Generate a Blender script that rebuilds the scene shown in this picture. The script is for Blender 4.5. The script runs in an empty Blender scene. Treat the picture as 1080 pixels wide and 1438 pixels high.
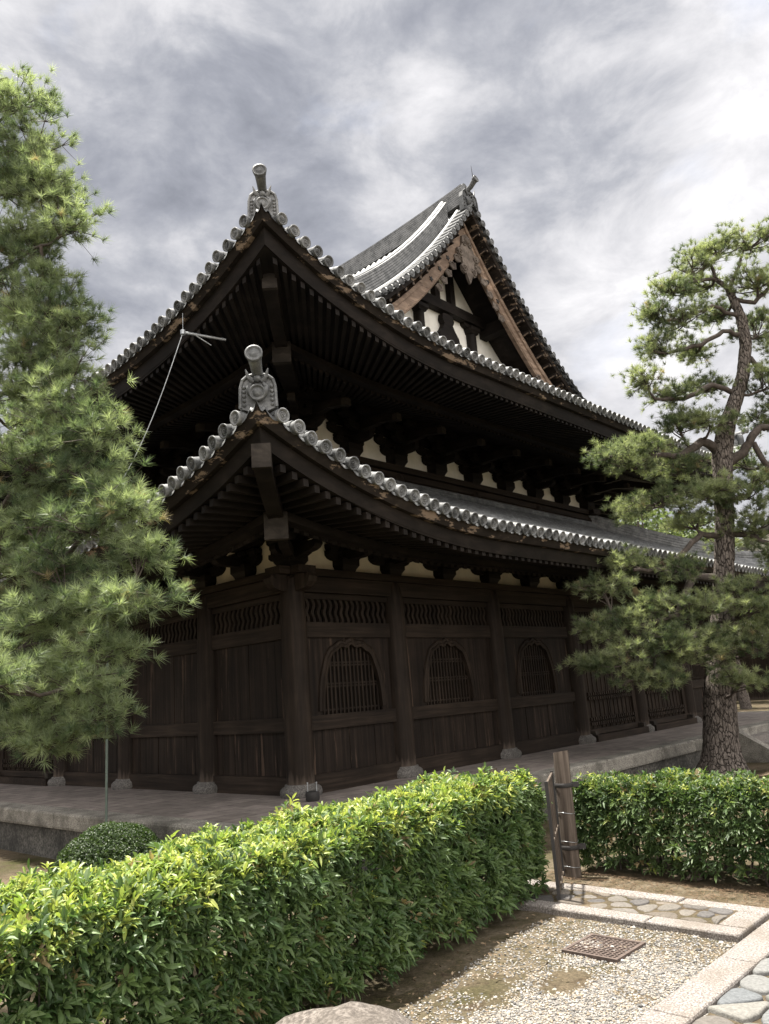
import bpy, math, random
import numpy as np
from mathutils import Vector, Matrix, noise as mnoise
random.seed(7); rng = np.random.default_rng(7)
sc = bpy.context.scene
COL = sc.collection

# ------------------------------------------------------------------ camera, sky, sun, exposure
F_PX, PITCH, ROLL = 1103.8, 0.2273, -0.0738            # focal length in 1438ths of the frame height
cd = bpy.data.cameras.new('camera'); cam = bpy.data.objects.new('camera', cd); COL.objects.link(cam)
cd.sensor_fit = 'VERTICAL'; cd.sensor_height = 24.0; cd.lens = 24.0 * F_PX / 1438.0
cd.clip_start = 0.05; cd.clip_end = 2000
c_, s_ = math.cos(ROLL), math.sin(ROLL)
fw = Vector((0, math.cos(PITCH), math.sin(PITCH))); up0 = Vector((0, -math.sin(PITCH), math.cos(PITCH))); r0 = Vector((1, 0, 0))
rt = c_ * r0 + s_ * up0; upv = c_ * up0 - s_ * r0
M = Matrix((rt, upv, -fw)).transposed().to_4x4(); M.translation = Vector((0, 0, 1.65))
cam.matrix_world = M
sc.camera = cam

SUN_EL = math.radians(77); SUN_AZ = Vector((-0.760, 0.650))        # horizontal direction towards the sun
sd = Vector((SUN_AZ.x * math.cos(SUN_EL), SUN_AZ.y * math.cos(SUN_EL), math.sin(SUN_EL))).normalized()
sl = bpy.data.lights.new('sun', 'SUN'); sl.energy = 3.8; sl.angle = math.radians(1.5); sl.color = (1.0, 0.95, 0.86)
sun = bpy.data.objects.new('sun', sl); COL.objects.link(sun)
sun.rotation_euler = sd.to_track_quat('Z', 'Y').to_euler()

w = bpy.data.worlds.new('World'); sc.world = w; w.use_nodes = True
nt = w.node_tree; nt.nodes.clear()
def N(nt, t, **kw):
    n = nt.nodes.new(t)
    for k, v in kw.items(): setattr(n, k, v)
    return n
def ramp(nt, src, stops, interp='LINEAR'):
    r = N(nt, 'ShaderNodeValToRGB'); r.color_ramp.interpolation = interp
    e = r.color_ramp.elements
    while len(e) < len(stops): e.new(0.5)
    for i, (p, c) in enumerate(stops):
        e[i].position = p; e[i].color = tuple(c) + ((1,) if len(c) == 3 else ())
    nt.links.new(src, r.inputs['Fac']); return r.outputs['Color']
def mathn(nt, op, a, b=None, c=None):
    m = N(nt, 'ShaderNodeMath', operation=op)
    for i, x in enumerate((a, b, c)):
        if x is None: continue
        if isinstance(x, (int, float)): m.inputs[i].default_value = x
        else: nt.links.new(x, m.inputs[i])
    return m.outputs[0]
def mixc(nt, fac, a, b, mode='MIX'):
    m = N(nt, 'ShaderNodeMix', data_type='RGBA', blend_type=mode)
    for i, x in ((0, fac), (6, a), (7, b)):
        if isinstance(x, (int, float)): m.inputs[i].default_value = x
        elif isinstance(x, tuple): m.inputs[i].default_value = x + ((1,) if len(x) == 3 else ())
        else: nt.links.new(x, m.inputs[i])
    return m.outputs[2]
def noisen(nt, vec, scale, detail=5, rough=0.5, dist=0.0, dims='3D'):
    n = N(nt, 'ShaderNodeTexNoise'); n.noise_dimensions = dims
    n.inputs['Scale'].default_value = scale; n.inputs['Detail'].default_value = detail
    n.inputs['Roughness'].default_value = rough; n.inputs['Distortion'].default_value = dist
    if vec is not None: nt.links.new(vec, n.inputs['Vector'])
    return n.outputs['Fac']
tc = N(nt, 'ShaderNodeTexCoord'); sep = N(nt, 'ShaderNodeSeparateXYZ'); nt.links.new(tc.outputs['Generated'], sep.inputs[0])
def dirmap(sc, off):
    mp = N(nt, 'ShaderNodeMapping'); mp.inputs['Scale'].default_value = sc; mp.inputs['Location'].default_value = off
    nt.links.new(tc.outputs['Generated'], mp.inputs['Vector']); return mp.outputs['Vector']
big = noisen(nt, dirmap((2.6, 2.6, 4.4), (1.3, .4, 2.2)), 1.0, 5, 0.55, 0.25)
fine = noisen(nt, dirmap((6.5, 6.5, 11.0), (4.1, 2.7, 0.6)), 1.0, 11, 0.62, 0.30)
mixv = mathn(nt, 'ADD', mathn(nt, 'MULTIPLY', big, 0.50), mathn(nt, 'MULTIPLY', fine, 0.50))
CLOUDS = [(0.33, (0.74, 0.78, 0.91)), (0.41, (1.02, 1.06, 1.21)), (0.475, (1.36, 1.39, 1.52)), (0.535, (1.84, 1.84, 1.93)), (0.62, (2.45, 2.42, 2.48)), (1.0, (6.4, 6.1, 5.8))]
BANKS_AND_FILL = [((-0.21, 0.18, 0.96), 0.80, 0.50), ((0.25, -0.80, 0.50), 0.20, 0.62), ((0.230, 0.751, 0.619), 0.9852, -0.135), ((0.353, 0.655, 0.668), 0.9557, 0.065), ((0.087, 0.666, 0.740), 0.9724, 0.050), ((0.295, 0.844, 0.448), 0.9724, 0.028), ((-0.066, 0.826, 0.560), 0.9557, -0.045), ((-0.274, 0.680, 0.680), 0.9724, 0.030)]  # first two lie out of view, added to brighten the fill light
def lump(d, c0, amt):                       # broad lighter or darker cloud, or added unseen fill glow, around one direction
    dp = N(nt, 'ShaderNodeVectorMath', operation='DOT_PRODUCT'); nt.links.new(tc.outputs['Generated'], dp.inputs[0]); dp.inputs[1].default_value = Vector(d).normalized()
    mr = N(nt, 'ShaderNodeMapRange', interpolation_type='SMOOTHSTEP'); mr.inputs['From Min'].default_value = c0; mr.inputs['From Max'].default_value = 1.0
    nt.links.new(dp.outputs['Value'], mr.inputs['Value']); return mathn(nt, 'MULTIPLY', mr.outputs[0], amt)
for d, c0, amt in BANKS_AND_FILL: mixv = mathn(nt, 'ADD', mixv, lump(d, c0, amt))
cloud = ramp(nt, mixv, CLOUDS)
sky = N(nt, 'ShaderNodeTexSky'); sky.sky_type = 'NISHITA'; sky.sun_disc = False
sky.sun_elevation = SUN_EL; sky.sun_rotation = math.atan2(SUN_AZ.x, SUN_AZ.y)
gap = noisen(nt, dirmap((3.5, 3.5, 5.5), (7.3, 1.1, 3.9)), 1.0, 5, 0.55, 0.2)
cover = ramp(nt, gap, [(0.30, (0.90, 0.90, 0.90)), (0.42, (1, 1, 1))])
skyc = mixc(nt, cover, sky.outputs['Color'], cloud)
bg = N(nt, 'ShaderNodeBackground'); bg.inputs['Strength'].default_value = 0.10
nt.links.new(skyc, bg.inputs['Color'])
ow = N(nt, 'ShaderNodeOutputWorld'); nt.links.new(bg.outputs[0], ow.inputs['Surface'])

sc.view_settings.view_transform = 'Standard'; sc.view_settings.look = 'None'
sc.view_settings.gamma = 1.0; sc.view_settings.exposure = 2.0

# ------------------------------------------------------------------ materials
MATS = {}
def newmat(name):
    m = bpy.data.materials.new(name); m.use_nodes = True
    nt = m.node_tree; b = nt.nodes['Principled BSDF']; MATS[name] = m
    return m, nt, b
def objcoord(nt, scale=(1, 1, 1)):
    t = N(nt, 'ShaderNodeTexCoord'); mp = N(nt, 'ShaderNodeMapping'); mp.inputs['Scale'].default_value = scale
    nt.links.new(t.outputs['Object'], mp.inputs['Vector']); return mp.outputs['Vector']
def bump(nt, b, h, strength=0.5, dist=0.02):
    n = N(nt, 'ShaderNodeBump'); n.inputs['Strength'].default_value = strength; n.inputs['Distance'].default_value = dist
    nt.links.new(h, n.inputs['Height']); nt.links.new(n.outputs[0], b.inputs['Normal'])
def wood(name, scale, dark, light, rough=0.62, patches=None, pscale=(3.2, 3.2, 9)):
    m, nt, b = newmat(name)
    v = objcoord(nt, scale); g = noisen(nt, v, 1.0, 6, 0.62, 0.4)
    v2 = objcoord(nt, (1.1, 1.1, 1.1)); p = noisen(nt, v2, 1.0, 4, 0.6)
    k = mathn(nt, 'ADD', mathn(nt, 'MULTIPLY', g, 0.6), mathn(nt, 'MULTIPLY', p, 0.4))
    mid = tuple((a + c) / 2.6 for a, c in zip(dark, light))
    col = ramp(nt, k, [(0.33, dark), (0.5, mid), (0.68, light)])
    if patches:
        pv = objcoord(nt, pscale); pn = noisen(nt, pv, 1.0, 5, 0.7)
        col = mixc(nt, ramp(nt, pn, [(patches[1], (0, 0, 0)), (patches[1] + 0.05, (1, 1, 1))]), col, patches[0])
    nt.links.new(col, b.inputs['Base Color'])
    b.inputs['Roughness'].default_value = rough; b.inputs['Specular IOR Level'].default_value = 0.12
    bump(nt, b, g, 0.45, 0.012)
    return m
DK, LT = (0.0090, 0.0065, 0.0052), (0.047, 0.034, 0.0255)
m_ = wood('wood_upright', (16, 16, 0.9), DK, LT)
def wear(m):                                # bleached foot of the columns, ragged upper edge
    nt = m.node_tree; b = nt.nodes['Principled BSDF']; src = b.inputs['Base Color'].links[0].from_socket
    t = N(nt, 'ShaderNodeTexCoord'); sp = N(nt, 'ShaderNodeSeparateXYZ'); nt.links.new(t.outputs['Object'], sp.inputs[0])
    n = noisen(nt, objcoord(nt, (14, 14, 1.2)), 1.0, 5, 0.65)
    h = mathn(nt, 'ADD', mathn(nt, 'MULTIPLY', sp.outputs['Z'], -2.6), mathn(nt, 'MULTIPLY', n, 1.5))
    f = ramp(nt, h, [(0.40, (0, 0, 0)), (0.85, (0.8, 0.8, 0.8))])
    nt.links.new(mixc(nt, f, src, (0.10, 0.078, 0.063)), b.inputs['Base Color'])
wear(m_)
wood('wood_along_u', (0.9, 16, 22), DK, LT)
wood('wood_along_v', (16, 0.9, 22), DK, LT)
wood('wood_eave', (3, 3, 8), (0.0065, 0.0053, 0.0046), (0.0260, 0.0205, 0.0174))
wood('wood_worn', (4, 4, 12), (0.0098, 0.0077, 0.0066), (0.0350, 0.0280, 0.0231), 0.7, ((0.20, 0.15, 0.11), 0.56))
wood('wood_tip', (5, 5, 9), (0.0155, 0.0130, 0.0112), (0.0682, 0.0570, 0.0484), 0.7)
wood('wood_warm', (2.0, 8, 8), (0.115, 0.078, 0.058), (0.42, 0.31, 0.235), 0.6, ((0.035, 0.022, 0.018), 0.63))
wood('wood_carved', (7, 7, 7), (0.05, 0.04, 0.034), (0.24, 0.20, 0.17), 0.7)
wood('wood_post', (26, 26, 1.4), (0.035, 0.028, 0.023), (0.21, 0.17, 0.14), 0.9)
wood('wood_panel', (18, 18, 0.55), (0.0060, 0.0046, 0.0039), (0.036, 0.0255, 0.0195), 0.62, ((0.070, 0.047, 0.034), 0.60), (13, 13, 0.7))

def plain(name, col, rough=0.6, metal=0.0, var=0.25, scale=8, bmp=0.2):
    m, nt, b = newmat(name)
    n = noisen(nt, objcoord(nt), scale, 6, 0.6)
    nt.links.new(ramp(nt, n, [(0.3, tuple(x * (1 - var) for x in col)), (0.7, tuple(min(1, x * (1 + var)) for x in col))]), b.inputs['Base Color'])
    b.inputs['Roughness'].default_value = rough; b.inputs['Metallic'].default_value = metal
    if bmp: bump(nt, b, n, bmp, 0.01)
    return m
plain('plaster', (0.84, 0.82, 0.76), 0.9, var=0.10, scale=3)
plain('plaster_buff', (0.78, 0.70, 0.56), 0.9, var=0.14, scale=3)
plain('black_iron', (0.022, 0.020, 0.019), 0.75, 0.0)
plain('dull_steel', (0.42, 0.44, 0.46), 0.4, 0.7)
plain('green_pipe', (0.10, 0.13, 0.11), 0.5)
plain('rust', (0.085, 0.062, 0.052), 0.75, 0.2, 0.4, 30)
plain('dark_void', (0.008, 0.007, 0.007), 0.9, bmp=0)

def tile_mat():
    m, nt, b = newmat('roof_tile')
    n1 = noisen(nt, objcoord(nt), 5.5, 6, 0.65); n2 = noisen(nt, objcoord(nt), 38, 4, 0.6)
    k = mathn(nt, 'ADD', mathn(nt, 'MULTIPLY', n1, 0.65), mathn(nt, 'MULTIPLY', n2, 0.35))
    oi = N(nt, 'ShaderNodeObjectInfo'); k = mathn(nt, 'ADD', k, mathn(nt, 'MULTIPLY', mathn(nt, 'SUBTRACT', oi.outputs['Random'], 0.5), 0.22))
    nt.links.new(ramp(nt, k, [(0.34, (0.038, 0.040, 0.041)), (0.5, (0.108, 0.112, 0.115)), (0.66, (0.225, 0.229, 0.232))]), b.inputs['Base Color'])
    b.inputs['Roughness'].default_value = 0.52; b.inputs['Specular IOR Level'].default_value = 0.4
    bump(nt, b, k, 0.35, 0.008)
tile_mat()

def stone_mat(name, a, bcol, c, rough=0.85, scale=130, stain=(0.05, 0.047, 0.042), st=0.60, bm=0.5):
    m, nt, b = newmat(name); v = objcoord(nt)
    sp = noisen(nt, v, scale, 3, 0.7); big = noisen(nt, v, 2.6, 7, 0.65)
    col = ramp(nt, sp, [(0.36, a), (0.5, bcol), (0.62, c)])
    col = mixc(nt, mathn(nt, 'MULTIPLY', ramp(nt, big, [(st - 0.12, (0, 0, 0)), (st + 0.1, (1, 1, 1))]), 0.8), col, stain)
    nt.links.new(col, b.inputs['Base Color']); b.inputs['Roughness'].default_value = rough
    bump(nt, b, mathn(nt, 'ADD', sp, mathn(nt, 'MULTIPLY', big, 3)), bm, 0.012)
stone_mat('granite', (0.0723, 0.0612, 0.0553), (0.1573, 0.1403, 0.1292), (0.28, 0.26, 0.243), 0.85, 85, (0.11, 0.09, 0.07), 0.60)
stone_mat('edge_stone', (0.10, 0.094, 0.083), (0.23, 0.215, 0.19), (0.33, 0.31, 0.27), 0.9, 60, (0.06, 0.055, 0.046), 0.55)
stone_mat('base_stone', (0.055, 0.051, 0.047), (0.11, 0.102, 0.095), (0.17, 0.158, 0.147), 0.9, 50)
stone_mat('boulder', (0.05, 0.042, 0.036), (0.105, 0.090, 0.078), (0.19, 0.168, 0.15), 0.9, 42, (0.055, 0.045, 0.036), 0.52, 0.9)
stone_mat('wall_stone', (0.03, 0.029, 0.026), (0.075, 0.07, 0.062), (0.13, 0.122, 0.108), 0.95, 30, (0.012, 0.012, 0.01), 0.55)

def attr_mat(name, attr, rough=0.7, trans=0.0, spec=0.3, noise_amt=0.0, nscale=40, bm=0.0):
    m, nt, b = newmat(name)
    a = N(nt, 'ShaderNodeAttribute'); a.attribute_name = attr; col = a.outputs['Color']
    if noise_amt:
        n = noisen(nt, objcoord(nt), nscale, 5, 0.65)
        col = mixc(nt, 1.0, col, ramp(nt, n, [(0.3, (1 - noise_amt,) * 3), (0.7, (1.0 + noise_amt * 0.6,) * 3)]), 'MULTIPLY')
        if bm: bump(nt, b, n, bm, 0.01)
    nt.links.new(col, b.inputs['Base Color']); b.inputs['Roughness'].default_value = rough
    b.inputs['Specular IOR Level'].default_value = spec
    if trans:
        t = N(nt, 'ShaderNodeBsdfTranslucent')
        tcol = mixc(nt, 1.0, col, (1.35, 1.40, 0.80), 'MULTIPLY'); nt.links.new(tcol, t.inputs['Color'])
        mx = N(nt, 'ShaderNodeMixShader'); mx.inputs[0].default_value = trans
        nt.links.new(b.outputs[0], mx.inputs[1]); nt.links.new(t.outputs[0], mx.inputs[2])
        nt.links.new(mx.outputs[0], nt.nodes['Material Output'].inputs['Surface'])
attr_mat('leaf', 'tint', 0.46, 0.36, 0.4)
attr_mat('needle', 'tint', 0.5, 0.48, 0.3)
attr_mat('pebble', 'tint', 0.85, 0, 0.25, 0.25, 120)
attr_mat('cobble', 'tint', 0.82, 0, 0.25, 0.35, 55, 0.6)

def bark_mat():
    m, nt, b = newmat('bark')
    v = objcoord(nt, (17, 17, 5.2))
    d = N(nt, 'ShaderNodeTexNoise'); d.inputs['Scale'].default_value = 2.0; nt.links.new(v, d.inputs['Vector'])
    vv = N(nt, 'ShaderNodeMix', data_type='VECTOR'); vv.inputs[0].default_value = 0.25
    nt.links.new(v, vv.inputs[4]); nt.links.new(d.outputs['Color'], vv.inputs[5])
    vo = N(nt, 'ShaderNodeTexVoronoi'); vo.feature = 'DISTANCE_TO_EDGE'; vo.inputs['Scale'].default_value = 1.6
    nt.links.new(vv.outputs[1], vo.inputs['Vector'])
    n = noisen(nt, objcoord(nt), 22, 6, 0.65)
    crack = ramp(nt, vo.outputs['Distance'], [(0.0, (0, 0, 0)), (0.10, (1, 1, 1))])
    colr = ramp(nt, n, [(0.3, (0.07, 0.06, 0.053)), (0.7, (0.21, 0.18, 0.16))])
    nt.links.new(mixc(nt, crack, (0.03, 0.025, 0.022), colr), b.inputs['Base Color'])
    b.inputs['Roughness'].default_value = 0.95; b.inputs['Specular IOR Level'].default_value = 0.1
    h = mathn(nt, 'ADD', crack, mathn(nt, 'MULTIPLY', n, 0.7)); bump(nt, b, h, 0.9, 0.03)
bark_mat()
plain('branch_bark', (0.062, 0.049, 0.041), 0.9, var=0.45, scale=18, bmp=0.5)

def ground_mat():
    m, nt, b = newmat('ground')
    v = objcoord(nt)
    n1 = noisen(nt, v, 0.9, 6, 0.6); n2 = noisen(nt, v, 55, 4, 0.7); n3 = noisen(nt, v, 6, 5, 0.65)
    col = ramp(nt, n1, [(0.35, (0.045, 0.045, 0.018)), (0.5, (0.08, 0.067, 0.045)), (0.65, (0.125, 0.10, 0.07))])
    col = mixc(nt, ramp(nt, n3, [(0.5, (0, 0, 0)), (0.66, (1, 1, 1))]), col, (0.055, 0.042, 0.028))
    col = mixc(nt, 1.0, col, ramp(nt, n2, [(0.3, (0.5, 0.5, 0.5)), (0.7, (1.35, 1.3, 1.25))]), 'MULTIPLY')
    nt.links.new(col, b.inputs['Base Color']); b.inputs['Roughness'].default_value = 0.95; b.inputs['Specular IOR Level'].default_value = 0.1
    bump(nt, b, mathn(nt, 'ADD', n2, n3), 0.7, 0.02)
ground_mat()
def gravel_mat():
    m, nt, b = newmat('gravel_bed')
    v = objcoord(nt)
    vo = N(nt, 'ShaderNodeTexVoronoi'); vo.inputs['Scale'].default_value = 120; nt.links.new(v, vo.inputs['Vector'])
    sepc = N(nt, 'ShaderNodeSeparateColor'); nt.links.new(vo.outputs['Color'], sepc.inputs[0])
    pcol = ramp(nt, sepc.outputs[0], [(0.0, (0.085, 0.08, 0.075)), (0.35, (0.18, 0.168, 0.155)), (0.7, (0.26, 0.24, 0.213)), (1.0, (0.33, 0.31, 0.285))])
    n3 = noisen(nt, v, 7, 6, 0.7); n2 = noisen(nt, v, 60, 4, 0.7)
    dirt = ramp(nt, n3, [(0.35, (0.05, 0.044, 0.022)), (0.5, (0.085, 0.070, 0.046)), (0.65, (0.135, 0.112, 0.082))])
    dirt = mixc(nt, 1.0, dirt, ramp(nt, n2, [(0.3, (0.55, 0.55, 0.55)), (0.7, (1.3, 1.28, 1.25))]), 'MULTIPLY')
    a = N(nt, 'ShaderNodeAttribute'); a.attribute_name = 'mask'
    fac = mathn(nt, 'ADD', a.outputs['Fac'], mathn(nt, 'MULTIPLY', mathn(nt, 'SUBTRACT', n3, 0.5), 0.8))
    fac = ramp(nt, fac, [(0.4, (0, 0, 0)), (0.62, (1, 1, 1))])
    nt.links.new(mixc(nt, fac, dirt, pcol), b.inputs['Base Color'])
    b.inputs['Roughness'].default_value = 0.9; b.inputs['Specular IOR Level'].default_value = 0.15
    h = mathn(nt, 'ADD', mathn(nt, 'MULTIPLY', mathn(nt, 'SUBTRACT', 1.0, vo.outputs['Distance']), fac), mathn(nt, 'MULTIPLY', n2, 0.6))
    bump(nt, b, h, 0.9, 0.012)
gravel_mat()
def paving_mat():
    m, nt, b = newmat('paving')
    br = N(nt, 'ShaderNodeTexBrick'); nt.links.new(objcoord(nt), br.inputs['Vector'])
    br.inputs['Scale'].default_value = 1.0; br.inputs['Brick Width'].default_value = 0.36; br.inputs['Row Height'].default_value = 0.36
    br.inputs['Mortar Size'].default_value = 0.007; br.inputs['Mortar Smooth'].default_value = 0.3; br.offset = 0.5
    br.inputs['Color1'].default_value = (0.165, 0.14, 0.126, 1); br.inputs['Color2'].default_value = (0.24, 0.205, 0.187, 1)
    br.inputs['Mortar'].default_value = (0.06, 0.053, 0.047, 1)
    n = noisen(nt, objcoord(nt), 5, 6, 0.65)
    nt.links.new(mixc(nt, 1.0, br.outputs['Color'], ramp(nt, n, [(0.3, (0.62, 0.62, 0.62)), (0.7, (1.25, 1.25, 1.25))]), 'MULTIPLY'), b.inputs['Base Color'])
    b.inputs['Roughness'].default_value = 0.85
    bump(nt, b, mathn(nt, 'SUBTRACT', mathn(nt, 'MULTIPLY', n, 0.3), br.outputs['Fac']), 0.6, 0.01)
paving_mat()

# ------------------------------------------------------------------ helpers
def tag(o, label=None, cat=None, group=None, kind=None):
    if label: o['label'] = label
    if cat: o['category'] = cat
    if group: o['group'] = group
    if kind: o['kind'] = kind
    return o
def empty(name, loc, rz=0.0):
    o = bpy.data.objects.new(name, None); COL.objects.link(o); o.location = loc; o.rotation_euler = (0, 0, rz); o.empty_display_size = 0.2
    return o
class MB:
    def __init__(s): s.v = []; s.f = []; s.sm = []
    def add(s, vs, fs, smooth=False):
        n = len(s.v); s.v.extend([tuple(x) for x in vs]); s.f.extend([tuple(i + n for i in f) for f in fs]); s.sm.extend([smooth] * len(fs)); return s
    def hexa(s, p):                        # 8 points: bottom ring then top ring
        return s.add(p, [(3, 2, 1, 0), (4, 5, 6, 7), (0, 1, 5, 4), (1, 2, 6, 5), (2, 3, 7, 6), (3, 0, 4, 7)])
    def box(s, x0, x1, y0, y1, z0, z1):
        return s.hexa([(x0, y0, z0), (x1, y0, z0), (x1, y1, z0), (x0, y1, z0), (x0, y0, z1), (x1, y0, z1), (x1, y1, z1), (x0, y1, z1)])
    def prism(s, poly, fn, d0, d1):        # poly [(a,b)], fn(a,b,d) -> xyz
        n = len(poly); vs = [fn(a, b, d0) for a, b in poly] + [fn(a, b, d1) for a, b in poly]
        return s.add(vs, [tuple(range(n - 1, -1, -1)), tuple(range(n, 2 * n))] + [(i, (i + 1) % n, n + (i + 1) % n, n + i) for i in range(n)])
    def rings(s, rings, smooth=True, cap=True, close=True):
        n = len(rings[0]); vs = [p for r in rings for p in r]; fs = []
        for k in range(len(rings) - 1):
            for i in range(n if close else n - 1):
                j = (i + 1) % n; fs.append((k * n + i, k * n + j, (k + 1) * n + j, (k + 1) * n + i))
        s.add(vs, fs, smooth)
        if cap:
            s.add(rings[0], [tuple(range(n - 1, -1, -1))]); s.add(rings[-1], [tuple(range(n))])
        return s
    def tube(s, pts, radii, n=8, cap=True, smooth=True, jit=0.0):
        pts = [Vector(p) for p in pts]; R = []
        ref = None
        for i, p in enumerate(pts):
            d = (pts[min(i + 1, len(pts) - 1)] - pts[max(i - 1, 0)]).normalized()
            if ref is None: ref = d.orthogonal().normalized()
            a = (ref - d * ref.dot(d)).normalized(); ref = a; b = d.cross(a)
            r = radii[i] if isinstance(radii, (list, tuple)) else radii
            R.append([p + (a * math.cos(t) + b * math.sin(t)) * r * (1 + (jit * random.uniform(-1, 1) if jit else 0)) for t in [2 * math.pi * k / n for k in range(n)]])
        return s.rings(R, smooth, cap)
    def lathe(s, prof, origin, axis=(0, 0, 1), n=16, smooth=True, cap=True):
        ax = Vector(axis).normalized(); a = ax.orthogonal().normalized(); b = ax.cross(a); o = Vector(origin)
        return s.rings([[o + ax * h + (a * math.cos(2 * math.pi * k / n) + b * math.sin(2 * math.pi * k / n)) * r for k in range(n)] for r, h in prof], smooth, cap)
    def sweep(s, pts, sec, closed=True, smooth=False):     # sec [(right, up)]
        pts = [Vector(p) for p in pts]; R = []
        for i, p in enumerate(pts):
            d = pts[min(i + 1, len(pts) - 1)] - pts[max(i - 1, 0)]
            r = Vector((d.y, -d.x, 0)).normalized()
            R.append([p + r * a + Vector((0, 0, b)) for a, b in sec])
        return s.rings(R, smooth, closed, closed)
    def sheet(s, grid, smooth=True):
        R = len(grid); Cn = len(grid[0])
        return s.add([p for r in grid for p in r], [(i * Cn + j, i * Cn + j + 1, (i + 1) * Cn + j + 1, (i + 1) * Cn + j) for i in range(R - 1) for j in range(Cn - 1)], smooth)
    def mesh(s, name, mat):
        me = bpy.data.meshes.new(name); me.from_pydata(s.v, [], s.f); me.polygons.foreach_set('use_smooth', s.sm)
        me.materials.append(MATS[mat]); me.update(); return me
    def build(s, name, mat, parent=None):
        o = bpy.data.objects.new(name, s.mesh(name, mat)); COL.objects.link(o)
        if parent: o.parent = parent
        return o
def link(name, me, parent=None, loc=(0, 0, 0), rz=0.0):
    o = bpy.data.objects.new(name, me); COL.objects.link(o); o.location = loc; o.rotation_euler = (0, 0, rz)
    if parent: o.parent = parent
    return o
def fastmesh(name, V, T, mat, tint=None, attr='tint', smooth=False):
    """numpy triangles/quads -> mesh object, optional per-vertex colour"""
    V = np.asarray(V, np.float32); T = np.asarray(T, np.int32); k = T.shape[1]
    me = bpy.data.meshes.new(name); me.vertices.add(len(V)); me.vertices.foreach_set('co', V.ravel())
    me.loops.add(T.size); me.loops.foreach_set('vertex_index', T.ravel())
    me.polygons.add(len(T)); me.polygons.foreach_set('loop_start', np.arange(0, T.size, k, dtype=np.int32))
    me.polygons.foreach_set('use_smooth', np.full(len(T), smooth))
    me.update(calc_edges=True)
    if tint is not None:
        if np.ndim(tint) == 1:
            a = me.attributes.new(attr, 'FLOAT', 'POINT'); a.data.foreach_set('value', np.asarray(tint, np.float32))
        else:
            a = me.attributes.new(attr, 'FLOAT_COLOR', 'POINT')
            a.data.foreach_set('color', np.concatenate([tint, np.ones((len(tint), 1))], 1).astype(np.float32).ravel())
    me.materials.append(MATS[mat]); me.validate()
    o = bpy.data.objects.new(name, me); COL.objects.link(o); return o
def unit(a): return a / (np.linalg.norm(a, axis=-1, keepdims=True) + 1e-9)

# ------------------------------------------------------------------ the place: frames and ground
YAW = 0.8276; CORNER = Vector((-1.3391, 10.6969, 0))
UX = np.array([math.cos(YAW), math.sin(YAW)]); VX = np.array([-math.sin(YAW), math.cos(YAW)])
def uv2w(u, v, z=0): return (CORNER.x + u * UX[0] + v * VX[0], CORNER.y + u * UX[1] + v * VX[1], z)
def w2uv(x, y): dx, dy = x - CORNER.x, y - CORNER.y; return dx * UX[0] + dy * UX[1], dx * VX[0] + dy * VX[1]
def gz(x, y):
    u, v = w2uv(x, y)
    du = max(-2.1 - u, u - 16.4, 0); dv = max(-2.1 - v, v - 18.2, 0); d = math.hypot(du, dv)
    t = min(1, max(0, (d - 0.5) / 1.6)); return -0.14 * (1 - t * t * (3 - 2 * t))
xs = [-400, -150, -60, -30] + [-20 + i * 0.5 for i in range(81)] + [30, 60, 150, 400]
ys = [-400, -150, -60, -30, -15] + [-8 + i * 0.5 for i in range(77)] + [40, 60, 150, 400]
g = MB(); g.sheet([[(x, y, gz(x, y) - 0.006) for x in xs] for y in ys]); tag(g.build('ground', 'ground'), kind='structure')

# foreground directions: A along the paths (parallel to the hall's right face), B across them
A = UX; Bv = np.array([UX[1], -UX[0]])           # Bv points to the right / towards the camera side
def ab(t, n, z=0): p = A * t + Bv * n; return (p[0], p[1], z)
def toab(x, y): return x * A[0] + y * A[1], x * Bv[0] + y * Bv[1]

def fine_patch():
    st = 0.05; X = np.arange(-3.2, 4.4, st); Y = np.arange(1.0, 8.2, st)
    gx, gy = np.meshgrid(X, Y); t = gx * A[0] + gy * A[1]; n = gx * Bv[0] + gy * Bv[1]
    # distance in front of the left hedge line, strip edge, kerb line
    hx, hy = 0.574, 0.819; hn = -gx * hy + gy * hx
    m = np.clip((2.55 - hn) / 0.45, 0, 1) * np.clip((5.15 - t) / 0.7, 0, 1)
    Z = np.zeros_like(gx)
    for i in range(gx.shape[0]):
        for j in range(gx.shape[1]):
            Z[i, j] = 0.018 * mnoise.noise((gx[i, j] * 1.3, gy[i, j] * 1.3, 0)) + 0.012 * mnoise.noise((gx[i, j] * 4, gy[i, j] * 4, 3))
    edge = np.minimum.reduce([gx - X[0], X[-1] - gx, gy - Y[0], Y[-1] - gy]); Z = np.where(edge < 0.02, -0.03, Z * np.clip(edge / 0.4, 0, 1))
    V = np.stack([gx, gy, Z], -1).reshape(-1, 3); h, wd = gx.shape
    i = np.arange(h * wd).reshape(h, wd); T = np.stack([i[:-1, :-1], i[:-1, 1:], i[1:, 1:], i[1:, :-1]], -1).reshape(-1, 4)
    o = fastmesh('gravel_ground', V, T, 'gravel_bed', m.ravel(), 'mask', True); tag(o, kind='structure')
    return
fine_patch()

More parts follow.
